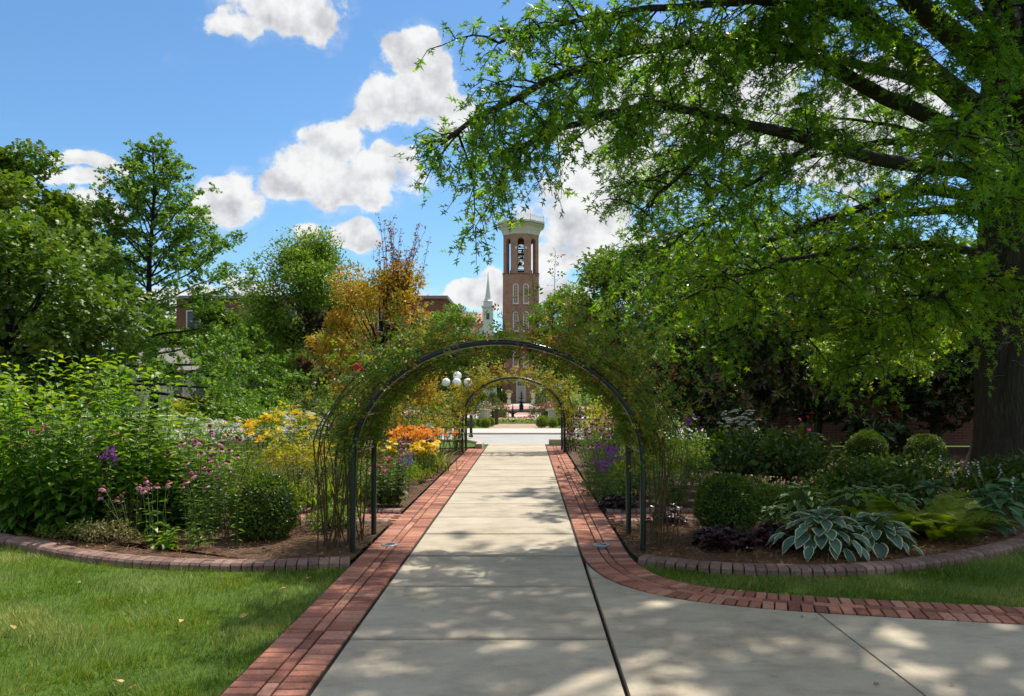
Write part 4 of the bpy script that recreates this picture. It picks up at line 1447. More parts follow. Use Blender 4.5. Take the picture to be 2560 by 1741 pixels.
def big_oak():
    root = thing('oak_tree', 'huge shade oak with furrowed dark trunk at the right edge and arching limbs', 'tree', (8.35, 13.6, 0))
    off = np.array((8.35, 13.6, 0.0))
    # trunk with root flare and furrows
    zs = np.concatenate([np.linspace(-.1, 1.2, 10), np.linspace(1.5, 15, 34)])
    sides = 40
    V = []
    for z in zs:
        r = (.60 + .42 * math.exp(-max(z, 0) / .32)) * (1 - .045 * max(z - 2, 0)) * (1.0 if z < 13 else .9)
        cx, cy_ = .03 * math.sin(z * .6), .05 * math.sin(z * .45)
        for j in range(sides):
            t = j * 2 * PI / sides
            rr = r * (1 + .10 * math.exp(-max(z, 0) / .5) * math.sin(5 * t + 1)) + .018 * math.sin(17 * t + 1.2 * math.sin(z * 1.3)) + .012 * math.sin(29 * t + z * 2)
            V.append((cx + rr * math.cos(t), cy_ + rr * math.sin(t), z))
    F = [(i * sides + j, i * sides + (j + 1) % sides, (i + 1) * sides + (j + 1) % sides, (i + 1) * sides + j) for i in range(len(zs) - 1) for j in range(sides)]
    MB().add(V, np.array(F)).build('trunk', 'oak_bark', root, True)
    limbs = {
        'A': ([(2290, 430, 13.6), (2200, 390, 13.2), (2100, 378, 12.8), (1990, 362, 12), (1850, 325, 11.2), (1700, 280, 10.4), (1530, 243, 9.6), (1400, 255, 9.0), (1280, 290, 8.6), (1190, 322, 8.3), (1110, 360, 8.1)], .17),
        'B': ([(2300, 360, 13.6), (2190, 305, 13.2), (2100, 262, 12.7), (1950, 190, 11.8), (1850, 130, 11), (1700, 90, 10.2), (1570, 95, 9.5), (1400, 125, 8.8), (1300, 165, 8.4), (1200, 215, 8.1), (1090, 265, 7.9), (1000, 320, 7.8)], .19),
        'C': ([(2300, 310, 13.6), (2160, 205, 12.6), (2050, 110, 11.6), (1960, 40, 10.8), (1880, -30, 10), (1700, -140, 9), (1500, -230, 8), (1330, -270, 7.4), (1200, -250, 7.2)], .24),
        'D': ([(2310, 220, 13.6), (2180, 95, 13), (2090, 20, 12.4), (2000, -80, 11.5), (1850, -250, 10), (1650, -420, 8), (1400, -600, 6.4)], .24),
        'E': ([(2290, 470, 13.7), (2150, 436, 13.4), (2050, 440, 13.2), (1900, 490, 13), (1750, 545, 12.8), (1650, 610, 12.6), (1560, 690, 12.3), (1490, 755, 12)], .14),
        'F': ([(2290, 600, 13.6), (2150, 560, 12.8), (2000, 560, 12), (1850, 580, 11.2), (1700, 620, 10.4), (1600, 660, 10)], .10),
        'G': ([(2310, 280, 13.8), (2100, 190, 14.6), (1850, 130, 15.2), (1650, 160, 15.6), (1480, 250, 15.8), (1390, 330, 16)], .16),
        'H': ([(2310, 480, 13.8), (2100, 480, 14.8), (1850, 520, 15.6), (1650, 570, 16), (1480, 620, 16.2), (1400, 640, 16.4)], .13),
        'J': ([(2290, 620, 13.5), (2200, 640, 12.4), (2120, 670, 11.6), (2030, 710, 11.2), (1950, 750, 11)], .08),
        'K': ([(2310, 420, 13.7), (2150, 330, 14.6), (1950, 330, 15.4), (1750, 380, 15.8), (1600, 440, 16)], .13),
        'L': ([(1960, 40, 10.8), (1780, 5, 9.8), (1600, 10, 9), (1400, 30, 8.3), (1250, 50, 8.0), (1130, 110, 7.8)], .10),
        'M': ([(2320, 380, 13.3), (2280, 300, 11.5), (2220, 260, 9.8), (2180, 300, 8.6), (2120, 380, 7.9)], .12),
        'N': ([(2310, 700, 13.9), (2150, 720, 15.4), (1980, 770, 16.2), (1850, 800, 16.6)], .08),
        'O': ([(2310, 250, 13.2), (2340, 60, 11), (2300, -200, 9), (2200, -550, 7), (2000, -1000, 5)], .20),
        'Pr': ([(2310, 300, 13.3), (2500, 160, 12), (2800, 20, 10.5), (3100, -50, 9)], .18),
        'Q': ([(2310, 200, 13.8), (2450, 60, 15), (2600, -50, 17)], .18),
        'S': ([(2320, 30, 13.6), (2200, -200, 13.8), (2000, -400, 14)], .2),
        'K2': ([(1750, 380, 15.8), (1620, 340, 14.4), (1500, 380, 13.4), (1420, 440, 12.8)], .07),
        'A2': ([(1700, 280, 10.4), (1620, 330, 10.2), (1530, 410, 10), (1450, 500, 10)], .06),
        'A3': ([(1850, 325, 11.2), (1760, 380, 11.2), (1660, 450, 11.2), (1580, 540, 11.2)], .06),
        'E2': ([(1900, 490, 13), (1820, 590, 12.6), (1740, 680, 12.2), (1690, 760, 12)], .05),
        'E3': ([(2050, 440, 13.2), (1960, 580, 12.7), (1880, 690, 12.3), (1830, 770, 12)], .05),
        'F2': ([(2150, 560, 12.8), (2090, 670, 12.2), (2020, 770, 11.8), (1980, 830, 11.6)], .05),
        'H2': ([(1850, 520, 15.6), (1700, 500, 14.6), (1560, 520, 13.8), (1460, 580, 13.4)], .05),
        'M2': ([(2330, 420, 13.2), (2300, 400, 11.6), (2262, 420, 10.3), (2235, 470, 9.5)], .06),
        'M3': ([(2330, 170, 13), (2295, 110, 11.2), (2245, 110, 9.8)], .06),
        'G3': ([(2290, 350, 13.9), (2080, 300, 15), (1900, 270, 15.6), (1750, 260, 16)], .08),
        'V': ([(2310, 160, 13.4), (2100, -330, 10), (2040, -440, 7.5), (1700, -850, 5.5), (1020, -1100, 4.5)], .16),
        'V2': ([(2310, 100, 13.4), (2200, -400, 9), (2500, -900, 6), (2700, -1500, 4)], .16),
        'V3': ([(2310, 120, 13.4), (2050, -320, 11), (1750, -560, 8.5), (1450, -780, 6.8), (1250, -850, 6.2)], .16),
        'U': ([(2310, 130, 13.6), (2060, -90, 13), (1750, -190, 12.6), (1450, -180, 12.6), (1250, -120, 12.6)], .17),
    }
    wood, twig, lf = MB(), MB(), MB()
    lime = MB()
    for key, (pts, r) in limbs.items():
        P = spline([W(*p) for p in pts], 26) - off
        P += RNG.normal(0, .03, P.shape) * np.linspace(0, 1, 26)[:, None]
        rad = r * (.78 if key not in ('C', 'D') else .92) * np.linspace(1, .12, 26) ** .9
        wood.tube(P, rad, 10)
        hidden = key in ('O', 'Pr', 'Q', 'S', 'D', 'V', 'V2', 'V3')
        step = .22 if hidden else (.17 if key in ('U', 'G', 'K', 'K2') else .12)
        f0 = {'A': .42, 'B': .42, 'C': .28, 'E': .22, 'F': .1, 'J': .05, 'M': .35, 'L': .05, 'U': .3}.get(key, .2)
        lmin, lmax = (.5, 1.6)
        if key in ('G', 'H', 'K', 'N', 'U'):
            lmin, lmax = .8, 2.1
        if hidden:
            lmin, lmax = .8, 2.2
        if key in ('M', 'M2', 'M3'):
            lmin, lmax = .5, 1.0
        br = sub_branches(P, r, .02, f0, 1.0, step, lmin, lmax, 1.0, .34)
        br.append(P[-7:])
        for Q in br:
            twig.tube(Q, np.linspace(.013, .004, len(Q)), 5)
        bright = key in ('J', 'N', 'F', 'F2', 'E3')  # lighter leaf tint on these limbs paints in sunlit foliage
        if hidden:
            sprays(lf, br, 8.0, FAROAK if key not in ('D', 'O') else PINOAK, .155, .45, .35, (.5, .2), twig=None)
        else:
            sprays(lf, br, 12.5, PINOAK, .125, .36, .45, (.72, .16) if bright else (.45, .2), twig=twig)
    wood.build('limb', 'oak_bark', root, True)
    twig.build('twigs', 'dark_twig', root, kind='stuff')
    lf.build('crown', 'oak_leaf', root, kind='stuff')
    # bare twigs sprouting from the trunk
    dt = MB()
    for i in range(26):
        a = W(RNG.uniform(2215, 2300), RNG.uniform(560, 840), 12.9)
        d = nrm(np.array((RNG.uniform(-1, .15), -.8, RNG.uniform(-.35, .5))))
        ln = RNG.uniform(.4, .9)
        s = np.linspace(0, 1, 6)[:, None]
        Q = a + d * ln * s + RNG.normal(0, .05, (6, 3)) * s + np.array((0, 0, -.15)) * s ** 2
        dt.tube(Q - off, np.linspace(.007, .002, 6), 4)
        for j in range(3):
            k = RNG.integers(2, 5)
            e = Q[k] + nrm(d + rdir(1)[0]) * .25
            dt.tube([Q[k] - off, (Q[k] + e) / 2 + (0, 0, .02) - off, e - off], [.004, .003, .0015], 3)
    dt.build('bare_twigs', 'dead_twig', root, kind='stuff')
    return root


big_oak()


def young_oak(name, label, loc, H, lean=0.0, leaf='far_oak_leaf', size=.24, width=1.0, base=2.2, per=4.2, trunk=.20):
    """straight leader, level lower limbs, rising upper limbs"""
    root = thing(name, label, 'tree', loc)
    zz = np.linspace(-.1, H * .97, 14)
    TP = np.column_stack([.10 * np.sin(zz * .7), .08 * np.sin(zz * .5 + 1), zz])
    MB().tube(TP, trunk * (1 - zz / H * .93) + .01, 10).build('trunk', 'dark_twig', root, True)
    wood, lf = MB(), MB()
    n = int(H * 4.9)
    for i in range(n):
        f = (i + RNG.uniform(0, 1)) / n
        z = base + (H * .97 - base) * f
        a = i * 2.4 + RNG.normal(0, .3)
        ln = (H * .36 * (1 - f) ** .85 + .30) * RNG.uniform(.75, 1.1) * width
        el = -.08 + 1.05 * f ** .8 + RNG.normal(0, .06)
        d = np.array((math.cos(a) * math.cos(el), math.sin(a) * math.cos(el), math.sin(el)))
        s = np.linspace(0, 1, 9)[:, None]
        x, y = np.interp(z, zz, TP[:, 0]), np.interp(z, zz, TP[:, 1])
        Q = np.array((x, y, z)) + d * ln * s + np.array((0, 0, (.16 if f > .3 else -.10))) * ln * s ** 2 + RNG.normal(0, .03 * ln, (9, 3)) * s
        wood.tube(Q, np.linspace(.05 * (1 - f) + .025, .010, 9), 5)
        br = sub_branches(Q, .02, .01, .22, 1.0, .36, .35 * ln ** .5, .75 * ln ** .5, 1.0, .12, .1)
        br.append(Q[3:])
        for q in br[:-1]:
            wood.tube(q, np.linspace(.014, .004, len(q)), 3)
        sprays(lf, br, per, FAROAK, size, .5, .12, (.5, .2))
    wood.build('limb', 'dark_twig', root, True)
    lf.build('crown', leaf, root, kind='stuff')
    return root


young_oak('young_oak', 'young pin oak with straight dark trunk and tiered branches on the left lawn', ((344 - 1197) * 38 / 1800, 38.0, -.07), 13.7, width=1.38, per=9.0, base=1.5, size=.17)


def crown_tree(name, label, loc, trunk_h, rx, ry, h0, h1, nclump, per, size, leaf, bark='far_bark', trunk_r=.3, t=LEAF, group=None, cl=(.16, .30), shape=None, tint=(.5, .2), limbs=True, core=None):
    """trunk, limbs and a crown made of leafy clumps inside an uneven envelope"""
    root = thing(name, label, 'tree', loc, group=group)
    H = h1 - h0
    wood, lf = MB(), MB()
    zz = np.linspace(-.1, trunk_h + H * .45, 9)
    TP = np.column_stack([trunk_r * .5 * np.sin(zz * .6 + loc[0]), trunk_r * .5 * np.sin(zz * .4), zz])
    tr = MB().tube(TP, trunk_r * (1.15 - .85 * zz / zz[-1]), 9)
    tr.build('trunk', bark, root, True)
    d = rdir(nclump)
    rad = RNG.uniform(.35, 1.0, nclump) ** .45
    C = d * rad[:, None]
    hz = (C[:, 2] + 1) / 2
    sc = np.ones(nclump) if shape is None else np.interp(hz, shape[0], shape[1])
    P = np.column_stack([C[:, 0] * rx * sc, C[:, 1] * ry * sc, h0 + H * hz])
    for p in P:
        k = np.clip((p[2] - h0) / H * .8, .05, .9)
        b = np.array([np.interp(trunk_h * .8 + (zz[-1] - trunk_h * .8) * k, zz, TP[:, c]) for c in range(3)])
        if limbs:
            mid = (b + p) / 2 + np.array((0, 0, -.06 * H)) * RNG.uniform(.2, 1)
            wood.tube(spline([b, mid, p], 6), np.linspace(trunk_r * .28, trunk_r * .05, 6), 4)
        cr = RNG.uniform(*cl) * (rx + ry) / 2
        n = int(per * 2.1 * RNG.uniform(.7, 1.3))
        g = rdir(n) * RNG.uniform(.2, 1, (n, 1)) ** .5 * np.array((1, 1, .72)) * cr
        q = p + g
        k2 = n // 3                                   # stray leaves between the clumps
        q[:k2] = p * (.75, .75, .94) + rdir(k2) * RNG.uniform(0, 1, (k2, 1)) * np.array((rx * .40, ry * .40, H * .10))
        out_ = nrm(g + (p - np.array((0, 0, h0 + H * .4))) * .25)
        leaves(lf, t, q, nrm(out_ + rdir(n) * .8 + (0, 0, -.2)), nrm(out_ * .5 + rdir(n) * .6 + (0, 0, .8)), RNG.uniform(.6, 1.2, n) * size, RNG.normal(tint[0], tint[1] * .5) + RNG.normal(0, tint[1], n))
    wood.build('limb', bark, root, True)
    lf.build('crown', leaf, root, kind='stuff')
    return root


def X(px, d):
    return (px - 1197) * d / 1800.0


# trees of the left side, from the edge inwards
crown_tree('oak_tree', 'tall dark green oak at the far left edge', (X(-40, 33), 33.0, -.07), 4.0, 3.9, 3.9, 1.5, 13.4, 46, 260, .27, 'mid_leaf', t=FAROAK, trunk_r=.4, shape=([0, .3, .7, 1], [.9, 1.1, .9, .5]))
crown_tree('oak_tree', 'loose green oak behind the young pin oak, left of it', (X(150, 50), 50.0, -.07), 4.0, 4.6, 4.0, 1.5, 13.2, 44, 230, .30, 'mid_leaf', t=FAROAK, trunk_r=.3, shape=([0, .4, .8, 1], [1.1, 1.05, .7, .4]))
crown_tree('spreading_oak', 'low dark spreading oak filling the left edge behind the leafy perennials', (X(10, 21), 21.0, -.07), 1.6, 3.0, 2.6, .7, 6.2, 44, 235, .18, 'mid_leaf', t=FAROAK, trunk_r=.22, bark='dark_twig', cl=(.18, .34), tint=(.4, .22))
crown_tree('maple_tree', 'bright green round tree with forked grey limbs left of the autumn maple', (X(700, 58), 58.0, -.07), 4.2, 4.6, 4.2, 2.2, 13.2, 100, 190, .27, 'olive_leaf', trunk_r=.42, cl=(.20, .38), shape=([0, .4, .75, 1], [.75, 1.0, .95, .6]))
crown_tree('plum_tree', 'narrow dark purple-leaved tree behind the autumn maple', (X(722, 44), 44.0, -.07), 1.6, 1.1, 1.1, .6, 5.2, 16, 160, .16, 'plum_leaf', trunk_r=.16, bark='far_bark')
crown_tree('small_tree', 'dense mid green small tree before the brick building', (X(640, 52), 52.0, -.07), 1.2, 2.6, 2.4, .4, 4.6, 30, 220, .17, 'mid_leaf', trunk_r=.12)
crown_tree('small_tree', 'low leafy tree between the young oak and the brick building', (X(540, 60), 60.0, -.07), 1.4, 3.0, 2.4, .4, 5.4, 28, 220, .20, 'mid_leaf', trunk_r=.12)
# autumn maple: orange body, thin brown top
am = crown_tree('autumn_maple', 'orange and yellow maple with nearly bare brown top behind the near arch', (X(868, 21), 21.0, 0), 1.5, 1.7, 1.5, .8, 5.3, 62, 125, .105, 'autumn_leaf', bark='dark_twig', trunk_r=.09, cl=(.16, .36), tint=(.33, .27), shape=([0, .5, .8, 1], [.95, 1.05, .85, .6]))


def bare_top(root, loc):
    tw, lf = MB(), MB()
    for i in range(30):
        a = RNG.uniform(0, 2 * PI)
        b = np.array((.30 + .25 * math.cos(a), .3 * math.sin(a), RNG.uniform(2.4, 3.6)))
        e = np.array((.40 + RNG.uniform(-.75, .8), RNG.uniform(-.7, .7), RNG.uniform(4.2, 6.3)))
        Q = spline([b, (b + e) / 2 + (0, 0, .25) + RNG.normal(0, .06, 3), e], 8)
        tw.tube(Q, np.linspace(.017, .003, 8), 4)
        br = sub_branches(Q, .01, .01, .3, 1, .16, .15, .45, .7, -.15, .5)
        for q in br:
            tw.tube(q, np.linspace(.005, .002, len(q)), 3)
        for q in br + [Q[4:]]:
            n = int(3 + 3 * RNG.uniform())
            k = RNG.uniform(.3, 1, n) * (len(q) - 1)
            P = np.stack([np.interp(k, np.arange(len(q)), q[:, c]) for c in range(3)], -1) + rdir(n) * .04
            leaves(lf, LEAF, P, rdir(n, .6, -.2), rdir(n), RNG.uniform(.05, .10, n), RNG.uniform(0, 1, n))
    tw.build('bare_limb', 'far_bark', root, kind='stuff')
    lf.build('brown_leaves', 'brown_twig_leaf', root, kind='stuff')


bare_top(am, None)
# beyond the drive
crown_tree('evergreen_magnolia', 'round glossy evergreen tree below the church spire', (X(1032, 56), 56.0, -.05), 2.0, 2.05, 2.0, .5, 8.4, 34, 230, .20, 'olive_leaf', trunk_r=.2, bark='dark_twig', cl=(.2, .36))
crown_tree('evergreen_tree', 'dark evergreen behind the globe lamp', (X(1062, 60), 60.0, -.05), 1.5, 2.2, 2.0, .2, 5.6, 26, 200, .20, 'dark_leaf', trunk_r=.2, bark='dark_twig', cl=(.2, .36))
crown_tree('evergreen_tree', 'dark evergreen hiding the brick building end, left of the globe lamp', (X(965, 50), 50.0, -.05), 1.5, 2.6, 2.0, .2, 6.2, 30, 200, .20, 'dark_leaf', trunk_r=.2, bark='dark_twig', cl=(.2, .36))
crown_tree('bright_tree', 'bright green tree just right of the brick tower', (X(1290, 70), 70.0, -.05), 3.0, 3.4, 3.0, .8, 12.0, 36, 230, .26, 'lime_leaf', trunk_r=.25, cl=(.2, .34))
crown_tree('bright_tree', 'green tree behind the right shoulder of the near arch', (X(1400, 62), 62.0, -.05), 3.0, 3.8, 3.0, .8, 10.2, 36, 230, .25, 'mid_leaf', trunk_r=.25, cl=(.2, .34))
for (px, d, rx, h, lab) in ((-260, 60, 6, 15, 'tall green tree beyond the left edge of the view'), (60, 88, 6.5, 16, 'far green tree behind the far left oaks'), (250, 92, 6.5, 14.5, 'far green tree behind the top of the young oak'), (430, 96, 6, 12, 'far tree peeping over the brick building roof at its left end'), (470, 72, 3.6, 9.6, 'far tree hiding the left windows of the brick building'), (600, 74, 3.2, 9.0, 'far tree between the young oak and the green maple'), (985, 72, 3.4, 8.6, 'far tree hiding the right end of the brick building'), (505, 76, 3, 8.6, 'small far tree at the front of the brick building'), (900, 100, 6, 15.5, 'far tree behind the autumn maple'), (1322, 105, 5, 9.5, 'far tree filling the gap right of the tower foot'), (1400, 90, 5, 8.5, 'far tree low behind the right side of the near arch'), (1130, 125, 3.5, 9.0, 'far low tree between church and tower'), (1480, 60, 6.5, 13, 'big green tree behind the oak foliage on the right'), (1750, 62, 8, 15, 'far tree behind the magnolias, right of the arch'), (2080, 60, 8, 14, 'far tree behind the brick wall on the right'), (2500, 50, 8, 15, 'far tree beyond the right edge of the view')):
    crown_tree('background_tree', lab, (X(px, d), float(d), -.06), h * .3, rx, rx * .8, h * .12, h, 34, 220, .50, 'mid_leaf' if px % 3 else 'far_oak_leaf', trunk_r=.3, cl=(.22, .38), group='trees in the far background')


# clipped dark evergreens either side of the tower door
def conifer(label, x, y, r, h, leaf='dark_leaf', group='dark evergreens by the tower door', n=2600, size=.13, name='conifer', cat='tree'):
    root = thing(name, label, cat, (x, y, 0), group=group)
    z = RNG.uniform(0, 1, n) ** .8
    a = RNG.uniform(0, 2 * PI, n)
    rr = r * np.interp(z, [0, .15, .5, 1], [.85, 1, .8, .06]) * RNG.uniform(.7, 1.05, n) * (1 + .12 * np.sin(a * 5 + z * 9))
    P = np.column_stack([rr * np.cos(a), rr * np.sin(a), z * h + .05])
    o_ = np.column_stack([np.cos(a), np.sin(a), np.full(n, .5)])
    lb = MB()
    leaves(lb, LEAF, P, nrm(o_ + rdir(n) * .6 + (0, 0, .3)), nrm(o_ + rdir(n) * .5), RNG.uniform(.7, 1.2, n) * size, RNG.normal(.5, .22, n))
    MB().tube([(0, 0, 0), (0, 0, h * .5), (0, 0, h * .9)], [.07 * r, .05 * r, .01], 6).build('trunk', 'dark_twig', root)
    lb.build('crown', leaf, root, kind='stuff')
    return root


conifer('dark evergreen left of the tower door', X(1136, 95), 95.0, 1.6, 5.2)
conifer('dark evergreen right of the tower door', X(1232, 95), 95.0, 1.6, 5.0)
conifer('blue-green juniper behind the left cream urn', X(1118, 42), 42.0, .75, 1.45, 'blue_leaf', 'blue-green shrubs by the entry', 2200, .10, 'juniper', 'shrub')
conifer('blue-green juniper behind the right cream urn', X(1237, 42), 42.0, .85, 1.65, 'blue_leaf', 'blue-green shrubs by the entry', 2200, .10, 'juniper', 'shrub')
conifer('green shrub between the left juniper and the urn', X(1098, 43), 43.0, .7, 1.35, 'mid_leaf', 'green shrubs by the entry', 1800, .10, 'round_shrub', 'shrub')
conifer('green shrub right of the right cream urn', X(1262, 42), 42.0, .8, 1.5, 'mid_leaf', 'green shrubs by the entry', 1800, .10, 'round_shrub', 'shrub')


# big-leaved magnolias on the right, dark and glossy
def rosette():
    V, F = [], []
    for i in range(8):
        a = i * 2.4
        el = .35 + .11 * (i % 4)
        d = np.array((math.cos(a) * math.cos(el), math.sin(a) * math.cos(el), math.sin(el)))
        s = nrm(np.cross(d, (0, 0, 1)))
        nn = np.cross(s, d)
        b = len(V)
        for x, y, z in ((0, 0, 0), (-.17, .5, .05), (0, 1, -.10), (.17, .5, .05)):
            V.append(d * y + s * x + nn * z)
        F += [(b, b + 3, b + 2), (b, b + 2, b + 1)]
    return np.array(V), np.array(F)


ROS = rosette()


def magnolia(name, label, loc, rx, ry, h0, h1, n, size=.19, trunk_r=.16):
    root = thing(name, label, 'tree', loc, group='dark magnolias on the right')
    d = rdir(n)
    rad = RNG.uniform(.15, 1, n) ** .33
    C = d * rad[:, None]
    lump = 1 + .16 * np.sin(C[:, 0] * 6 + 1) * np.sin(C[:, 2] * 7) + .12 * np.sin(C[:, 1] * 9 + C[:, 2] * 5)
    P = np.column_stack([C[:, 0] * rx * lump, C[:, 1] * ry * lump, h0 + (h1 - h0) * (C[:, 2] * lump + 1) / 2])
    P[:, 2] = np.maximum(P[:, 2], .1)
    o_ = nrm(d + (0, 0, .35) + rdir(n) * .35)
    lf = MB()
    V, F = ROS
    X_ = nrm(np.cross(o_, rdir(n)))
    Y_ = np.cross(o_, X_)
    S = RNG.uniform(.7, 1.15, n) * size
    B = np.stack([X_, Y_, o_], 1) * S[:, None, None]
    out_ = P[:, None, :] + np.einsum('vk,nkj->nvj', V, B)
    k = len(V)
    tint = np.repeat(RNG.uniform(0, 1, (n, 8)), 4, 1).ravel()
    lf.add(out_.reshape(-1, 3), (np.arange(n)[:, None, None] * k + F[None]).reshape(-1, 3), tint)
    wood = MB()
    MB().tube([(0, 0, -.1), (.1, 0, h1 * .3), (0, .1, h1 * .6), (0, 0, h1 * .9)], [trunk_r, trunk_r * .8, trunk_r * .5, .02], 9).build('trunk', 'oak_bark', root, True)
    for i in range(0, n, max(1, n // 60)):
        b = np.array((0, 0, max(.3, P[i, 2] * .7)))
        wood.tube([b, (b + P[i]) / 2 + (0, 0, -.1), P[i]], [trunk_r * .3, trunk_r * .18, .008], 5)
    wood.build('limb', 'oak_bark', root, True)
    lf.build('crown', 'magnolia_leaf', root, kind='stuff')


magnolia('magnolia_tree', 'dark glossy magnolia right of the near arch, brown leaf backs showing', (X(1640, 19.5), 19.5, 0), 2.3, 1.8, .3, 5.0, 2200, .21)
magnolia('magnolia_tree', 'dark magnolia with trunk showing, behind the big shaded shrub', (X(1850, 21.5), 21.5, 0), 2.6, 1.8, .9, 5.6, 2200, .21)
magnolia('magnolia_tree', 'dark magnolia before the brick wall, nearest the oak trunk', (X(2120, 22.0), 22.0, 0), 2.4, 1.4, .7, 5.4, 1800, .21)
magnolia('magnolia_tree', 'dark magnolia beyond the oak trunk at the right edge', (X(2420, 20.0), 20.0, 0), 2.4, 1.8, .4, 5.4, 1200, .21)
magnolia('magnolia_sapling', 'low magnolia shoots in front of the brick wall by the box balls', (X(1990, 20.5), 20.5, 0), .9, .6, .0, 1.0, 120, .24, .03)

# ------------------------------------------------------------------ shrubs


def ball_mesh(n, r, size, leaf, flat=1.0, sq=.0):
    """a clipped ball of small leaves in layers"""
    d = rdir(n)
    d[:, 2] = np.where(d[:, 2] < -.86, -d[:, 2], d[:, 2])
    lump = 1 + .055 * np.sin(d[:, 0] * 5 + 1) * np.sin(d[:, 2] * 6) + .035 * np.sin(d[:, 1] * 13 + d[:, 2] * 5)
    rad = r * lump * RNG.uniform(.80, 1.0, n) ** .5 * (1 + .07 * (RNG.uniform(0, 1, n) > .94))
    P = d * rad[:, None] * (1, 1, flat)
    lb = MB()
    leaves(lb, LEAF, P, nrm(d + rdir(n) * .9), nrm(d * .8 + rdir(n) * .7 + (0, 0, .3)), RNG.uniform(.7, 1.25, n) * size, np.clip(RNG.normal(.5, .22, n) + .15 * np.sin(d[:, 0] * 7 + d[:, 2] * 6), 0, 1))
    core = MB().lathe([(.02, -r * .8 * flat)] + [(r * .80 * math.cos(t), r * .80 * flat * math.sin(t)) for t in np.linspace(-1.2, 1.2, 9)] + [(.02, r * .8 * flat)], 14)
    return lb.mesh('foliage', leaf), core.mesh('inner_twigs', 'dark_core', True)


BOX_NEAR = ball_mesh(8000, .36, .034, 'box_leaf')
BOX_FAR = ball_mesh(2600, .36, .050, 'bright_box_leaf', .95)


def box_ball(label, x, y, s, near=True, group='round box balls near the walk', sx=1.0):
    root = thing('box_ball', label, 'shrub', (x, y, .345 * s), RNG.uniform(0, 6), group)
    root.scale = (s * sx, s * sx, s)
    f, c = BOX_NEAR if near else BOX_FAR
    link('foliage', f, root, kind='stuff')
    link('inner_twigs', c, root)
    MB().tube([(0, 0, -.36), (0, 0, -.1)], [.03, .02], 6).build('stem', 'dark_twig', root)
    return root


box_ball('round clipped box ball in the left bed beside the rose canes', -2.98, 8.98, 1.03)
box_ball('round clipped box ball in the right bed behind the purple heuchera', 2.33, 9.28, 1.0)
box_ball('round dark box ball before the brick wall, far right bed', X(1967, 17.3), 17.3, 1.14)
box_ball('flattened dark box ball nearest the oak trunk', X(2100, 17.6), 17.6, 1.0, sx=1.12)
g_ = 'small bright round shrubs by the garden entry'
for i, (px, d, s, lab) in enumerate(((1044, 35.4, .62, 'leftmost of the small round shrubs below the left urn'), (1060, 36.2, .60, 'small round shrub behind the left front pair, under the urn'), (1068, 35.0, .66, 'front left of the small round shrubs below the left urn'), (1088, 36.4, .56, 'small round shrub at the back between urn and entry'), (1101, 35.0, .66, 'front right of the small round shrubs below the left urn'), (1112, 36.4, .60, 'rightmost small round shrub left of the entry bollard'), (1229, 35.2, .72, 'leftmost small round shrub right of the entry'), (1236, 36.6, .72, 'small round shrub just behind the leftmost one right of the entry'), (1254, 35.0, .64, 'front small round shrub below the right urn'), (1272, 36.2, .70, 'rightmost small round shrub below the right urn'))):
    box_ball(lab, X(px, d), d, s, False, g_)
for px, d, s, lab in ((1140, 93.0, 2.1, 'round green shrub left of the tower steps'), (1217, 93.0, 2.1, 'round green shrub right of the tower steps'), (1214, 90.0, 1.3, 'small round shrub at the right pedestal urn')):
    box_ball(lab, X(px, d), d, s, False, 'round shrubs by the tower')


def bush(name, label, loc, rx, ry, h, n, size, leaf, t=LEAF, group=None, cat='shrub', nst=10, lumps=9, z0=.05, stemmat='dark_twig', tint=(.5, .22), up=.3, thin=1.0):
    """loose shrub: several leafy lumps on stems"""
    root = thing(name, label, cat, loc, group=group)
    lb, st = MB(), MB()
    C = np.column_stack([RNG.uniform(-.62, .62, lumps) * rx, RNG.uniform(-.62, .62, lumps) * ry, RNG.uniform(.35, .78, lumps) * h])
    R_ = RNG.uniform(.34, .55, lumps)
    k = np.repeat(np.arange(lumps), n // lumps)
    m = len(k)
    d = rdir(m)
    P = C[k] + d * RNG.uniform(.45, 1.05, (m, 1)) * R_[k][:, None] * np.array((rx, ry, h * .62))
    P[:, 2] = np.clip(P[:, 2], z0, None) + np.where(P[:, 2] < z0, RNG.uniform(0, .12 * h, m), 0)
    leaves(lb, t, P, nrm(d + rdir(m) * .8 + (0, 0, up - .3)), nrm(d * .6 + rdir(m) * .6 + (0, 0, .7)), RNG.uniform(.65, 1.25, m) * size, RNG.normal(0, tint[1] * .6, lumps)[k] + RNG.normal(tint[0], tint[1], m))
    for i in range(max(nst, lumps)):
        c = C[i % lumps] + RNG.normal(0, .08, 3) * (rx, ry, h)
        b = np.array((c[0] * .3, c[1] * .3, 0))
        st.tube(spline([b, (b + c) / 2 + (0, 0, .05), c], 5), np.linspace(.008, .003, 5) * max(1, h * .8) * thin, 4)
    st.build('stems', stemmat, root, kind='stuff')
    lb.build('foliage', leaf, root, kind='stuff')
    return root


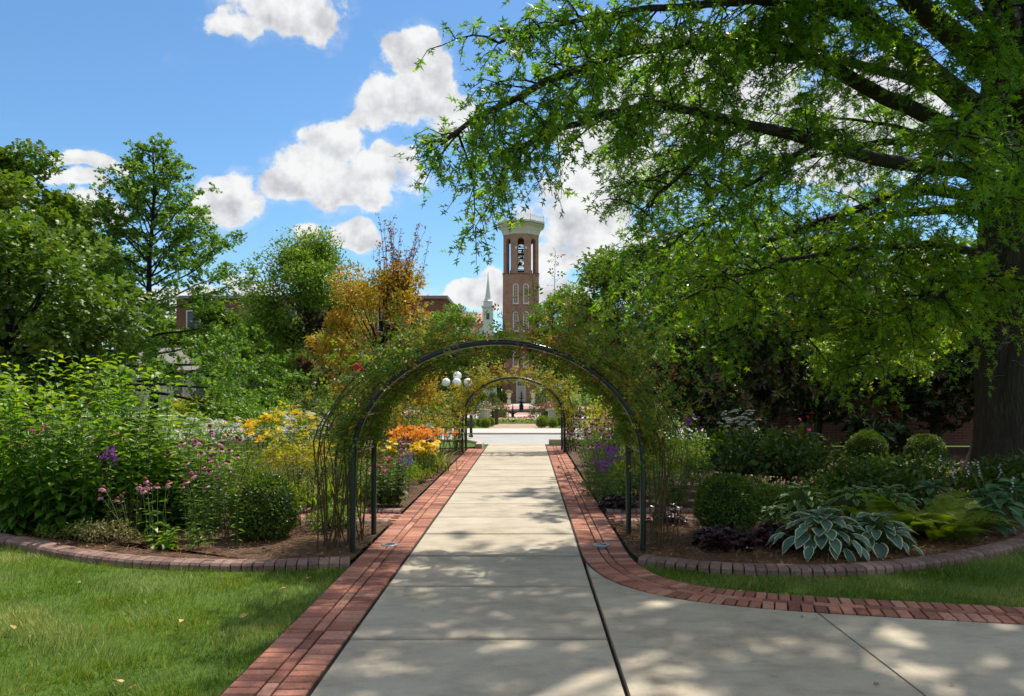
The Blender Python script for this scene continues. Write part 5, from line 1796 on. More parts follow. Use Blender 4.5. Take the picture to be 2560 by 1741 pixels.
# shaded right bed
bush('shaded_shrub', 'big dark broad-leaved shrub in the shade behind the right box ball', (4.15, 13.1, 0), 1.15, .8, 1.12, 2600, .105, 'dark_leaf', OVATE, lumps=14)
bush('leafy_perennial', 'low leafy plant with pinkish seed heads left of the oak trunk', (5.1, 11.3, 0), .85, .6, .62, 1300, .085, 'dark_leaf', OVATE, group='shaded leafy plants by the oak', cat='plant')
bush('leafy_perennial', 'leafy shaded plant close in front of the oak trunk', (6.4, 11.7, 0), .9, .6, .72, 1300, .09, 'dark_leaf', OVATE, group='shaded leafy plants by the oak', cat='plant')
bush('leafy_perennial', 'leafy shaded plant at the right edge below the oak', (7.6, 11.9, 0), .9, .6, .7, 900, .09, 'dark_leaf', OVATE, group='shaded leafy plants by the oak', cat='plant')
bush('leafy_perennial', 'low green leafy plant between the box ball and the far brick path', (3.2, 12.0, 0), .5, .4, .42, 700, .07, 'mid_leaf', cat='plant')
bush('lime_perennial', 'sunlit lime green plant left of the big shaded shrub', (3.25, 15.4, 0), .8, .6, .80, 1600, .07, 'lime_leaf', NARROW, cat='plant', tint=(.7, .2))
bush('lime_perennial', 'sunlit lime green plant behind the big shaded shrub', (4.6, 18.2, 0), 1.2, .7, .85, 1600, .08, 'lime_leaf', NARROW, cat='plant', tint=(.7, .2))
bush('yellow_shrub', 'yellow-green shrub right of the far arch', (2.0, 18.0, 0), .9, .8, 1.15, 1600, .07, 'yellow_green_leaf', cat='shrub')
bush('yellow_shrub', 'yellow-green shrub across the border from the far arch leg', (2.1, 22.4, 0), .9, .8, 1.5, 1500, .08, 'yellow_green_leaf', cat='shrub')
bush('green_shrub', 'green shrub beyond the drive right of the entry shrubs', (X(1330, 37), 37.0, 0), 1.4, 1.0, 1.6, 1500, .12, 'mid_leaf')
bush('green_shrub', 'darker shrub beyond the drive behind the near arch right leg', (X(1400, 38), 38.0, 0), 2.0, 1.2, 2.2, 1500, .14, 'dark_leaf')
bush('green_shrub', 'big dark shrub at the far right end of the drive gap', (X(1500, 36), 36.0, 0), 2.4, 1.2, 3.2, 1800, .15, 'dark_leaf')
bush('red_flower_shrub', 'shrub with scattered leaves behind the white flowers at right', (5.6, 17.6, 0), .7, .5, .9, 700, .07, 'mid_leaf', cat='shrub')
# left side, near to far
bush('grey_herb', 'low grey-green herb at the edging left of the coneflowers', (-4.55, 8.72, 0), .42, .26, .26, 1400, .030, 'grey_leaf', cat='plant', lumps=10)
bush('grey_herb', 'low green ground cover at the edging below the tall perennials', (-5.15, 8.98, 0), .42, .22, .22, 900, .04, 'mid_leaf', cat='plant', lumps=8)
bush('dense_perennial', 'dense mid green perennial behind the pink coneflowers', (-4.45, 11.7, 0), .85, .6, .98, 2200, .06, 'mid_leaf', NARROW, cat='plant', lumps=14)
bush('dense_perennial', 'green perennial clump right behind the left box ball', (-3.6, 11.6, 0), .6, .5, .80, 1400, .06, 'mid_leaf', NARROW, cat='plant', lumps=12)
bush('grey_perennial', 'silvery feathery plant left of the near arch canes', (-2.95, 11.9, 0), .6, .5, .85, 1500, .055, 'grey_leaf', NARROW, cat='plant', lumps=12)
bush('grey_perennial', 'silvery plant under the yellow lilies', (-3.7, 12.8, 0), .8, .5, .98, 1700, .055, 'grey_leaf', NARROW, cat='plant', lumps=12)
bush('flower_border', 'mixed green foliage under the white flower heads at left', (-5.6, 13.6, 0), 1.2, .7, 1.12, 2600, .06, 'mid_leaf', NARROW, cat='plant', lumps=18)
bush('flower_border', 'mixed green foliage under the white flowers beside the yellow lilies', (-4.0, 14.6, 0), 1.1, .7, 1.15, 2200, .06, 'mid_leaf', NARROW, cat='plant', lumps=14)
bush('flower_border', 'green foliage below the pink phlox at the left edge', (-7.6, 12.2, 0), 1.1, .6, 1.12, 2000, .07, 'lime_leaf', LEAF, cat='plant', lumps=14)
bush('flower_border', 'leafy clump beyond the dark red coneflowers along the border', (-2.25, 13.4, 0), .55, .7, .55, 1600, .05, 'lime_leaf', NARROW, cat='plant', lumps=14)
bush('flower_border', 'leafy clump below the yellow flowers along the border', (-2.35, 15.0, 0), .65, .7, .58, 1600, .055, 'mid_leaf', NARROW, cat='plant', lumps=14)
bush('flower_border', 'leafy clump seen through the near arch left of the lilies', (-3.1, 13.2, 0), .6, .6, .7, 1400, .05, 'lime_leaf', NARROW, cat='plant', lumps=12)
bush('flower_border', 'small pale feathery plant at the brick border', (-1.88, 14.2, 0), .24, .34, .32, 600, .04, 'yellow_green_leaf', NARROW, cat='plant', lumps=7)
bush('rose_shrub', 'shrub rose with yellowing leaves left of the near arch', (-2.75, 9.75, 0), .55, .45, 1.75, 300, .12, 'yellow_green_leaf', ROSE, cat='shrub', lumps=9, z0=.8, tint=(.65, .25), thin=.5, stemmat='cane')
bush('rose_shrub', 'yellow-green rose bush behind the orange lilies', (-3.2, 19.2, 0), 1.0, .8, 1.55, 900, .12, 'far_rose_leaf', ROSE, lumps=12)
bush('rose_shrub', 'yellow-green rose bush left of the far arch', (-2.3, 20.6, 0), .7, .7, 1.5, 800, .12, 'far_rose_leaf', ROSE, lumps=12)
bush('rose_shrub', 'tall rose bush under the autumn maple', (-4.8, 18.6, 0), .9, .8, 1.7, 800, .12, 'rose_leaf', ROSE, lumps=12)
bush('rose_of_sharon', 'round leafy shrub with pale pink flowers beyond the white flowers', (X(595, 23), 23.0, 0), 1.0, .9, 1.55, 1700, .085, 'lime_leaf', lumps=14)
bush('blue_shrub', 'low blue-grey shrub beside the pink flowered shrub', (X(690, 22), 22.0, 0), 1.1, .8, 1.0, 1300, .08, 'blue_leaf', lumps=12)
bush('green_shrub', 'dark green shrub under the autumn maple left side', (X(770, 24), 24.0, 0), 1.3, .8, 1.6, 1400, .10, 'dark_leaf', lumps=12)
bush('green_shrub', 'dark green shrub behind the near arch left hoop', (X(900, 24.0), 24.0, 0), 1.2, .8, 1.5, 1300, .10, 'dark_leaf', lumps=12)
bush('green_shrub', 'green shrub across the drive left of the round shrubs', (X(985, 37), 37.0, 0), 1.5, 1.0, 1.8, 1400, .13, 'mid_leaf', lumps=12)
for px, d, rx, h, lf_, lab in ((440, 46, 1.6, 1.4, 'yellow_green_leaf', 'pale hydrangea bush right of the young oak trunk'), (500, 47, 1.5, 1.25, 'lime_leaf', 'second pale bush right of the young oak trunk'), (550, 47, 1.4, 1.1, 'lime_leaf', 'third pale bush along the far lawn edge'), (400, 50, 1.6, 1.3, 'mid_leaf', 'dark bush just behind the young oak trunk'), (250, 48, 2.4, 1.5, 'mid_leaf', 'bush behind the tall perennials left of the oak trunk'), (120, 46, 2.6, 1.7, 'dark_leaf', 'dark bush at the far left behind the perennials'), (-20, 40, 2.6, 2.2, 'dark_leaf', 'dark bush at the left edge across the drive'), (620, 50, 3.0, 2.2, 'mid_leaf', 'tall hedge bush behind the pink flowered shrub'), (760, 40, 2.2, 2.0, 'dark_leaf', 'dark hedge bush behind the autumn maple'), (860, 46, 2.4, 2.2, 'dark_leaf', 'dark hedge bush behind the near arch')):
    bush('hedge_bush', lab, (X(px, d), float(d), -.06), rx, 1.2, h, 1500, .15, lf_, group='bushes across the drive', lumps=12)


for x, y, rx, h, lf_, sz, lab in ((-5.6, 9.7, 1.1, .55, 'dark_leaf', .085, 'dark low leaves at the foot of the tall perennials, left part'), (-4.7, 9.9, .8, .55, 'dark_leaf', .085, 'dark low leaves at the foot of the tall perennials, right part'), (-3.3, 9.7, .5, .5, 'mid_leaf', .06, 'low green leaves between coneflowers and box ball'), (-2.3, 9.6, .35, .30, 'mid_leaf', .05, 'low green leaves under the left rose canes'), (-6.6, 12.6, 1.2, 1.08, 'mid_leaf', .075, 'green filler plants behind the tall perennials'), (-5.2, 12.4, .9, .75, 'mid_leaf', .065, 'green filler plants below the white flower band'), (-2.9, 12.6, .5, .6, 'lime_leaf', .055, 'light green filler seen through the rose canes'), (-2.4, 12.3, .45, .45, 'mid_leaf', .05, 'green filler beyond the dark red coneflowers'), (-5.4, 15.6, 1.3, 1.15, 'mid_leaf', .07, 'green filler behind the white flower band'), (-3.4, 16.4, .8, .6, 'lime_leaf', .06, 'light green filler left of the orange lilies'), (-7.6, 14.8, 1.5, 1.2, 'mid_leaf', .08, 'green filler at the back of the left bed'), (1.7, 12.6, .5, .5, 'mid_leaf', .055, 'green filler behind the purple phlox'), (2.4, 12.9, .6, .85, 'mid_leaf', .06, 'green filler behind the right rose'), (2.3, 14.6, .8, 1.0, 'lime_leaf', .06, 'light green filler beside the white flowers at right'), (1.6, 16.2, .6, 1.0, 'mid_leaf', .06, 'green filler before the far arch at right'), (6.2, 13.3, .9, .55, 'mid_leaf', .08, 'shaded low filler left of the oak roots'), (2.9, 10.75, .4, .3, 'mid_leaf', .06, 'low leaves by the right cross path'), (4.6, 11.4, .7, .5, 'mid_leaf', .075, 'low green leaves behind the pale-edged hostas'), (5.6, 12.6, .9, .6, 'mid_leaf', .08, 'low green leaves between hostas and oak roots'), (3.6, 10.8, .6, .4, 'mid_leaf', .065, 'low green leaves left of the pale-edged hostas')):
    bush('filler_plant', lab, (x, y, 0), rx, .5, h, 1500, sz, lf_, LEAF, cat='plant', lumps=12, group='green filler plants of the beds')

for x, y, rx, h, lf_, lab in ((-11.2, 23.7, 1.2, .62, 'mid_leaf', 'low hedge plant along the drive, far left'), (-9.3, 23.8, 1.1, .60, 'lime_leaf', 'second low plant along the drive from the left'), (-7.5, 23.9, 1.1, .62, 'mid_leaf', 'low plant along the drive behind the white flowers'), (-5.7, 24.0, 1.0, .80, 'lime_leaf', 'low plant along the drive left of the autumn maple foot'), (-4.1, 24.1, .9, .85, 'mid_leaf', 'low plant along the drive right of the autumn maple foot'), (3.6, 23.8, .9, .8, 'lime_leaf', 'low plant along the drive right of the far arch'), (5.4, 23.4, .9, .8, 'mid_leaf', 'low plant along the drive by the magnolias')):
    bush('drive_hedge', lab, (x, y, 0), rx, .4, h, 1100, .085, lf_, LEAF, cat='plant', lumps=12, group='low plants along the drive')

# ------------------------------------------------------------------ flowers and perennials
def head_mesh(npet, plen, pw, droop, mat, lift=0.0):
    mb = MB()
    for i in range(npet):
        a = i * 2 * PI / npet + RNG.normal(0, .08)
        d = np.array((math.cos(a), math.sin(a), -droop * RNG.uniform(.7, 1.2)))
        t = tpl([(-pw * .35, .12, 0), (pw * .35, .12, 0), (-pw * .5, .6, .05), (pw * .5, .6, .05), (0, 1, -.06)], [(0, 1, 3), (0, 3, 2), (2, 3, 4)])
        leaves(mb, t, [(0, 0, lift)], [d], [(0, 0, 1)], [plen], RNG.uniform(0, 1))
    return mb.mesh('flower_head', mat)


CONE_M = MB().lathe([(.001, -.008), (.016, -.006), (.020, .004), (.016, .016), (.008, .022), (.001, .024)], 9).mesh('cone', 'cone_brown', True)
HEAD_PINK = [head_mesh(13, .048, .30, .75, 'pink_petal'), head_mesh(14, .044, .30, 1.15, 'pink_petal'), head_mesh(12, .046, .3, .45, 'pink_petal')]
HEAD_RED = [head_mesh(14, .042, .36, .35, 'magenta_petal'), head_mesh(13, .040, .36, .6, 'magenta_petal')]
LILY_O = [head_mesh(6, .092, .42, -.75, 'orange_petal'), head_mesh(6, .088, .44, -.45, 'orange_petal')]
LILY_Y = [head_mesh(6, .082, .42, -.65, 'yellow_petal'), head_mesh(8, .075, .40, -.25, 'yellow_petal')]
DAISY_Y = [head_mesh(11, .040, .34, .1, 'yellow_petal')]


def cluster_mesh(n, r, h, size, mat):
    mb = MB()
    d = rdir(n, .6, .5)
    P = np.column_stack([d[:, 0] * r, d[:, 1] * r, np.abs(d[:, 2]) * h])
    for k in range(4):
        leaves(mb, LEAF, P, nrm(rdir(n, .3) + d * .3), nrm(d + (0, 0, .6)), size, RNG.uniform(0, 1, n))
    return mb.mesh('flower_head', mat)


UMBEL_W = [cluster_mesh(22, .055, .018, .022, 'white_petal'), cluster_mesh(16, .045, .02, .022, 'white_petal')]
PHLOX_P = [cluster_mesh(20, .06, .055, .028, 'purple_petal'), cluster_mesh(15, .045, .05, .028, 'purple_petal')]
PHLOX_K = [cluster_mesh(20, .06, .05, .028, 'hot_pink_petal'), cluster_mesh(15, .05, .045, .028, 'pink_petal')]
PHLOX_B = [cluster_mesh(16, .022, .12, .022, 'blue_petal')]
ROSE_R = [cluster_mesh(14, .035, .035, .04, 'hot_pink_petal'), cluster_mesh(12, .035, .03, .04, 'red_petal')]
ROSE_K = [cluster_mesh(12, .035, .03, .045, 'pink_petal')]


def stems_leaves(n, h, spread, lean, gap, ls, t, lower=.12, taper=.55, opp=True, droop=.25, rad=.005, hvar=.15, tip_backlight=.0, lean_dir=None, tint=.45):
    """upright leafy stems: stem builder, leaf builder, stem tips"""
    st, lb, tips = MB(), MB(), []
    for i in range(n):
        a = RNG.uniform(0, 2 * PI)
        r0 = spread * math.sqrt(RNG.uniform(0, 1)) * .55
        b = np.array((r0 * math.cos(a), r0 * math.sin(a), 0))
        hh = h * RNG.uniform(1 - hvar * 1.6, 1 + hvar)
        o_ = np.array((math.cos(a), math.sin(a), 0)) * lean * RNG.uniform(.3, 1.1) * (r0 / max(spread, 1e-3) + .35)
        if lean_dir is not None:
            o_ = o_ + np.array(lean_dir) * RNG.uniform(.2, 1)
        s = np.linspace(0, 1, 7)[:, None]
        Q = b + np.array((0, 0, hh)) * s + o_ * hh * s ** 1.5 + RNG.normal(0, .012 * h, (7, 3)) * s
        st.tube(Q, np.linspace(rad, rad * .5, 7), 5)
        m = max(2, int(hh * (1 - lower) / gap))
        f = lower + (1 - lower) * (np.arange(m) + .5) / m
        k = f * 6
        P = np.stack([np.interp(k, np.arange(7), Q[:, c]) for c in range(3)], -1)
        ang = np.arange(m) * (PI / 2 if opp else 2.4) + RNG.uniform(0, 6)
        for sgn in ((0, PI) if opp else (0,)):
            aa = ang + sgn + RNG.normal(0, .25, m)
            el = .35 - .45 * (1 - f) + RNG.normal(0, .18, m)
            D = np.column_stack([np.cos(aa) * np.cos(el), np.sin(aa) * np.cos(el), np.sin(el) - droop * .5])
            N = nrm(np.column_stack([-np.cos(aa) * np.sin(el) * .5, -np.sin(aa) * np.sin(el) * .5, np.ones(m)]) + rdir(m) * .3)
            S = ls * (1 - taper * f) * RNG.uniform(.75, 1.15, m)
            leaves(lb, t, P + D * S[:, None] * .18, D, N, S, np.clip(RNG.normal(tint, .13, m) + tip_backlight * (f - .5), 0, 1))
        tips.append((Q[-1], nrm(Q[-1] - Q[-2])))
    return st, lb, tips


def heads(root, tips, meshes, cone=False, scale=1.0, tilt=.35, name='flower_head', lift=0.0):
    for p, d in tips:
        o = link(name, random.choice(meshes), root, (p[0], p[1], p[2] + lift), (random.gauss(0, tilt), random.gauss(0, tilt), random.uniform(0, 6)), scale=scale * random.uniform(.85, 1.15))
        if cone:
            link('cone', CONE_M, o)


# tall leafy perennials of the left bed
TALL = []
for v in range(3):
    st, lb, tips = stems_leaves(18, .95, .46, .32, .046, .155, OVATE, lower=.05, taper=.42, rad=.0045, hvar=.28, tip_backlight=.75, droop=.35)  # leaf tint lightens up each stem, painting in backlit tops
    TALL.append((st.mesh('stems', 'stem'), lb.mesh('foliage', 'lime_leaf')))
tall_spots = [(-7.35, 10.5, 1.9, 'tall leafy perennial cut by the left edge of the view'), (-6.75, 9.75, 1.85, 'tall leafy perennial at the far left, at the edging'), (-6.35, 10.5, 2.05, 'tall leafy perennial at the left with bright tips, back row'), (-5.95, 9.5, 1.85, 'tall leafy perennial near the left edge, front row'), (-5.65, 10.45, 2.0, 'tall leafy perennial left of the tallest one'), (-5.35, 9.35, 1.6, 'leafy perennial in front of the tallest one, above the grey herb'), (-5.05, 10.3, 2.12, 'tallest leafy perennial, yellow-green tips below the young oak'), (-4.72, 9.6, 1.32, 'leafy perennial just right of the tallest one'), (-4.45, 10.25, 1.40, 'leafy perennial at the right end of the tall row'), (-4.15, 9.85, 1.05, 'shorter leafy perennial nearest the pink coneflowers')]
for i, (x, y, h, lab) in enumerate(tall_spots):
    r_ = thing('tall_perennial', lab, 'plant', (x, y, .0), RNG.uniform(0, 6), 'tall leafy perennials in the left bed', scale=(1.25, 1.25, h * .96))
    a_, b_ = TALL[i % 3]
    link('stems', a_, r_, kind='stuff')
    link('foliage', b_, r_, kind='stuff')


def perennial(name, label, loc, n, h, spread, lean, gap, ls, t, leaf, flowers, cone=False, fscale=1.0, group=None, stem='stem', frac=1.0, tilt=.35, lean_dir=None, taper=.55, lower=.12, extra=None, opp=True, tint=.45, rad=.004, hvar=.15):
    root = thing(name, label, 'plant', loc, group=group)
    st, lb, tips = stems_leaves(n, h, spread, lean, gap, ls, t, lower=lower, taper=taper, rad=rad, hvar=hvar, lean_dir=lean_dir, opp=opp, tint=tint)
    st.build('stems', stem, root, kind='stuff')
    lb.build('foliage', leaf, root, kind='stuff')
    if flowers:
        k = max(1, int(len(tips) * frac))
        heads(root, tips[:k], flowers, cone, fscale, tilt)
    if extra:
        heads(root, tips[-extra[0]:], extra[1], False, 1.0, .3)
    return root


gc = 'pink coneflowers of the left bed'
perennial('coneflower', 'leaning coneflower with five pink heads above the grey herb', (-4.42, 8.85, .02), 5, .62, .22, .55, .10, .13, NARROW, 'mid_leaf', HEAD_PINK, True, 1.15, gc, 'pale_stem', lean_dir=(-.35, 0, 0), taper=.7)
perennial('coneflower', 'coneflower with pale bare stems and big basal leaves at the edging', (-4.05, 8.70, .02), 7, .66, .20, .22, .12, .17, OVATE, 'lime_leaf', HEAD_PINK, True, 1.15, gc, 'pale_stem', taper=.9, lower=.02)
perennial('coneflower', 'bushy coneflower left of the single tall shoot', (-3.62, 8.80, .02), 16, .74, .30, .30, .07, .13, NARROW, 'mid_leaf', HEAD_PINK, True, 1.1, gc, frac=.6)
perennial('coneflower', 'tall coneflower clump with many pink heads behind the bushy one', (-3.75, 9.35, .02), 20, .98, .34, .30, .08, .12, NARROW, 'mid_leaf', HEAD_PINK, True, 1.15, gc, frac=.8)
perennial('coneflower', 'highest pink coneflowers beside the tall leafy perennials', (-4.05, 9.7, .02), 8, 1.08, .28, .25, .09, .12, NARROW, 'mid_leaf', HEAD_PINK, True, 1.15, gc)
perennial('coneflower', 'coneflower with dark seed heads just left of the box ball', (-3.35, 9.05, .02), 10, .72, .22, .3, .08, .12, NARROW, 'dark_leaf', HEAD_PINK, True, .9, gc, frac=.5)
perennial('single_shoot', 'single upright leafy shoot in front of the left box ball', (-3.08, 8.42, .02), 1, .56, .02, .02, .055, .12, NARROW, 'lime_leaf', None, tint=.6)
perennial('low_seedling', 'low broad-leaved seedling in the straw at the left edging', (-3.85, 8.42, .02), 6, .20, .18, .6, .04, .17, OVATE, 'lime_leaf', None, tint=.6)
perennial('low_seedling', 'low grey-green leafy plant right of the seedling at the edging', (-3.45, 8.36, .02), 8, .26, .2, .5, .05, .12, NARROW, 'mid_leaf', None)
perennial('seed_spikes', 'thin brown seed spikes rising from the grey herb', (-4.5, 8.82, .02), 14, .52, .30, .25, .5, .01, NARROW, 'grey_leaf', None, stem='cane')
perennial('purple_phlox', 'purple phlox among the tall leafy perennials', (-4.82, 9.15, .02), 3, .88, .10, .1, .06, .10, LEAF, 'mid_leaf', PHLOX_P, fscale=1.2)
perennial('pink_phlox', 'row of hot pink phlox at the left edge behind the perennials', (-7.5, 11.9, .02), 30, .98, 1.1, .1, .07, .09, LEAF, 'lime_leaf', PHLOX_K, fscale=1.25)
perennial('pink_phlox', 'hot pink phlox seen between the tall perennials', (-6.3, 12.3, .02), 14, .95, .6, .1, .08, .09, LEAF, 'mid_leaf', PHLOX_K, fscale=1.1)
perennial('white_umbels', 'band of flat white flower heads left of the yellow lilies', (-5.55, 13.9, .02), 60, 1.02, 1.25, .06, .14, .07, NARROW, 'mid_leaf', UMBEL_W, fscale=1.25, tilt=.2)
perennial('white_umbels', 'white flower heads behind the yellow lilies', (-4.05, 15.0, .02), 55, 1.10, 1.2, .06, .14, .07, NARROW, 'mid_leaf', UMBEL_W, fscale=1.2, tilt=.2)
perennial('yellow_lily', 'bright yellow lilies above the silvery plants', (-4.35, 13.0, .02), 34, 1.14, .42, .22, .16, .12, NARROW, 'mid_leaf', LILY_Y, fscale=1.15)
perennial('yellow_lily', 'yellow lilies nearer the arch, right of the main clump', (-3.75, 13.2, .02), 14, 1.18, .22, .2, .16, .12, NARROW, 'mid_leaf', LILY_Y, fscale=1.15)
perennial('yellow_lily', 'low yellow lilies seen behind the rose canes', (-2.72, 11.5, .02), 14, .78, .28, .2, .16, .10, NARROW, 'mid_leaf', LILY_Y, fscale=.9)
perennial('orange_lily', 'two orange lilies left of the yellow clump', (-4.6, 12.8, .02), 4, 1.05, .22, .2, .2, .12, NARROW, 'mid_leaf', LILY_O)
perennial('dark_coneflower', 'dark red coneflower clump with broad leaves beside the left border', (-1.98, 11.42, .02), 26, .66, .34, .28, .055, .13, OVATE, 'dark_leaf', HEAD_RED, False, 1.15, tint=.6)
perennial('dark_coneflower', 'lower dark red coneflowers left of the rear arch leg', (-2.4, 11.6, .02), 12, .74, .24, .25, .07, .12, OVATE, 'mid_leaf', HEAD_RED, False, 1.0)
perennial('pink_border_flowers', 'pink coneflowers behind the rear left arch leg', (-2.85, 14.2, .02), 26, .84, .45, .2, .1, .09, NARROW, 'mid_leaf', HEAD_PINK, True, 1.15)
perennial('pink_border_flowers', 'pink coneflowers between the orange and yellow flowers', (-2.2, 15.2, .02), 26, .66, .5, .15, .1, .08, NARROW, 'lime_leaf', HEAD_PINK, True, 1.1)
perennial('yellow_daisies', 'yellow daisies at the border end of the orange lilies', (-1.98, 15.0, .02), 60, .60, .42, .2, .08, .08, NARROW, 'lime_leaf', DAISY_Y, False, 2.0)
perennial('yellow_daisies', 'yellow daisies left of the pink coneflowers in the lily bed', (-2.7, 15.2, .02), 26, .64, .22, .2, .08, .08, NARROW, 'lime_leaf', DAISY_Y, False, 2.0)
perennial('blue_salvia', 'thin blue flower spikes below the yellow daisies', (-2.05, 13.1, .02), 12, .5, .3, .15, .08, .06, NARROW, 'mid_leaf', PHLOX_B, fscale=1.0)


def strap_clump(name, label, loc, n, ln, leaf, scapes=0, fl=None, h=.7, spread=.4, fscale=1.0, group=None):
    root = thing(name, label, 'plant', loc, group=group)
    lb, st = MB(), MB()
    a = RNG.uniform(0, 2 * PI, n)
    el = RNG.uniform(.6, 1.3, n)
    P = np.column_stack([RNG.normal(0, spread * .45, n), RNG.normal(0, spread * .45, n), np.zeros(n)])
    D = np.column_stack([np.cos(a) * np.cos(el), np.sin(a) * np.cos(el), np.sin(el)])
    N = np.column_stack([-np.cos(a), -np.sin(a), np.full(n, .5)])
    leaves(lb, STRAP, P, D, N, RNG.uniform(.65, 1.1, n) * ln, RNG.normal(.5, .22, n))
    lb.build('foliage', leaf, root, kind='stuff')
    if scapes:
        tips = []
        for i in range(scapes):
            b = np.array((RNG.normal(0, spread * .5), RNG.normal(0, spread * .5), 0))
            e = b + np.array((RNG.normal(0, .10), RNG.normal(0, .10), h * RNG.uniform(.8, 1.12)))
            st.tube([b, (b + e) / 2, e], [.005, .004, .003], 4)
            tips.append((e, None))
        st.build('stems', 'stem', root, kind='stuff')
        heads(root, tips, fl, False, fscale, .45)
    return root


for x, y, k, lab in ((-2.55, 16.3, 30, 'orange daylily clump at the left of the lily row'), (-2.2, 16.8, 30, 'orange daylily clump in the middle of the lily row'), (-1.98, 16.2, 32, 'orange daylily clump nearest the brick border'), (-2.75, 17.0, 22, 'orange daylily clump at the back of the lily row')):
    strap_clump('orange_daylily', lab, (x, y, .02), 70, .62, 'strap_leaf', k, LILY_O, .78, .42, 1.0, 'orange daylilies left of the walk')
strap_clump('iris_leaves', 'upright sword leaves behind the left box ball', (-2.75, 10.0 + 1.3, .02), 60, .62, 'strap_leaf', spread=.30)
strap_clump('iris_leaves', 'sword leaves with straw tips beside the silvery plant', (-3.25, 11.25, .02), 60, .60, 'strap_leaf', spread=.32)
strap_clump('orange_daylily', 'single orange lily behind the right arch hoop', (1.75, 15.2, .02), 40, .7, 'strap_leaf', 6, LILY_O, 1.08, .14, 1.0)

# right border flowers
gr = 'pink coneflowers right of the walk'
perennial('coneflower', 'pink coneflower mass spilling over the right border', (1.22, 13.0, .02), 46, .98, .48, .25, .075, .11, NARROW, 'mid_leaf', HEAD_PINK, True, 1.1, gr, frac=.85, lean_dir=(-.18, 0, 0))
perennial('coneflower', 'pink coneflowers farther along the right border', (1.35, 14.3, .02), 44, 1.12, .5, .2, .08, .11, NARROW, 'mid_leaf', HEAD_PINK, True, 1.1, gr, lean_dir=(-.10, 0, 0))
perennial('coneflower', 'drooping faded coneflowers lying over the right bricks', (1.10, 12.5, .02), 12, .50, .30, .7, .08, .10, NARROW, 'mid_leaf', HEAD_PINK, True, .9, gr, lean_dir=(-.9, -.2, 0), frac=.7)
perennial('white_phlox', 'white flowers behind the right coneflowers', (1.95, 13.9, .02), 46, .95, .6, .12, .08, .08, LEAF, 'mid_leaf', UMBEL_W, fscale=1.0)
perennial('purple_phlox', 'vivid purple phlox left of the right arch leg', (1.22, 11.85, .02), 7, .72, .22, .15, .06, .09, LEAF, 'mid_leaf', PHLOX_P, fscale=1.25)
perennial('purple_phlox', 'low purple phlox in front of the vivid one', (1.10, 11.6, .02), 3, .56, .12, .15, .06, .09, LEAF, 'mid_leaf', PHLOX_P, fscale=1.1)
perennial('purple_phlox', 'purple phlox seen through the right arch hoops', (1.55, 12.1, .02), 4, .78, .15, .15, .06, .09, LEAF, 'mid_leaf', PHLOX_P, fscale=1.1)
perennial('purple_phlox', 'purple phlox behind the climbing rose on the right', (2.75, 13.6, .02), 4, 1.02, .2, .15, .06, .09, LEAF, 'mid_leaf', PHLOX_P, fscale=1.1)
perennial('leafy_clump', 'fresh green leafy clump above the dark heuchera by the border', (1.28, 11.5, .02), 26, .40, .36, .35, .05, .11, OVATE, 'lime_leaf', None, tint=.5)
perennial('leafy_clump', 'green toothed leafy clump behind the right rose canes', (2.05, 11.5, .02), 26, .52, .42, .3, .05, .11, OVATE, 'mid_leaf', None, tint=.6)
perennial('leafy_clump', 'green clump between the rose canes and the box ball', (2.75, 11.7, .02), 20, .50, .40, .3, .05, .10, OVATE, 'mid_leaf', None, tint=.5)
perennial('white_umbels', 'white flower heads over the big shaded shrub', (4.5, 16.9, .02), 34, 1.08, .6, .1, .12, .08, NARROW, 'lime_leaf', UMBEL_W, fscale=1.15, tilt=.2)
perennial('purple_spire', 'sunlit lime plant with small purple flowers right of the arch', (3.3, 16.8, .02), 26, 1.0, .7, .15, .07, .09, NARROW, 'lime_leaf', PHLOX_P, fscale=.5, frac=.4, tint=.75)
perennial('red_salvia', 'slim plant with red flowers behind the shaded shrub', (5.6, 16.2, .02), 12, 1.05, .6, .1, .1, .06, LEAF, 'lime_leaf', ROSE_R, fscale=.7, frac=.5)
perennial('lime_fern_plant', 'sunlit lime plant at the right side of the shaded shrub', (5.35, 14.0, .02), 14, .75, .3, .3, .06, .10, NARROW, 'lime_leaf', None, tint=.85)


# planter of mixed flowers and a low stone seen through the near arch
def mixed_planter():
    x, y = X(893, 19), 19.0
    root = thing('flower_tub', 'pale tub of pink and blue flowers seen through the near arch', 'planter', (x, y, 0))
    MB().lathe([(.20, 0), (.26, .03), (.32, .40), (.35, .42), (.35, .47), (.30, .47), (.28, .40)], 18).build('tub', 'cream_stone', root, True)
    top = link('planting', None, root, (0, 0, .47))
    blossom_mass(top, .34, .42, 260, [('hot_pink_petal', 26), ('blue_petal', 40), ('red_petal', 14)], .06)
    root = thing('stone_bench', 'low blue-grey rounded stone bench behind the orange lilies', 'bench', (X(950, 20), 20.0, 0))
    mb = MB()
    P = spline([(-.42, 0, .66), (-.36, 0, .72), (0, 0, .74), (.30, 0, .72), (.40, 0, .66)], 9)
    for i in range(8):
        mb.tube([P[i] + (0, -.12, 0), P[i] + (0, 0, .03), P[i] + (0, .14, 0)], [.04, .055, .04], 8)
    mb.tube(P, .075, 10, cap=True)
    mb.build('seat', 'slate_blue', root, True)
    for sx in (-.28, .26):
        MB().box(sx - .07, sx + .07, -.11, .11, 0, .70).build('leg', 'slate_blue', root)


flat_mat('slate_blue', (.085, .105, .15), rough=.5, var=.2, nscale=9)
mixed_planter()

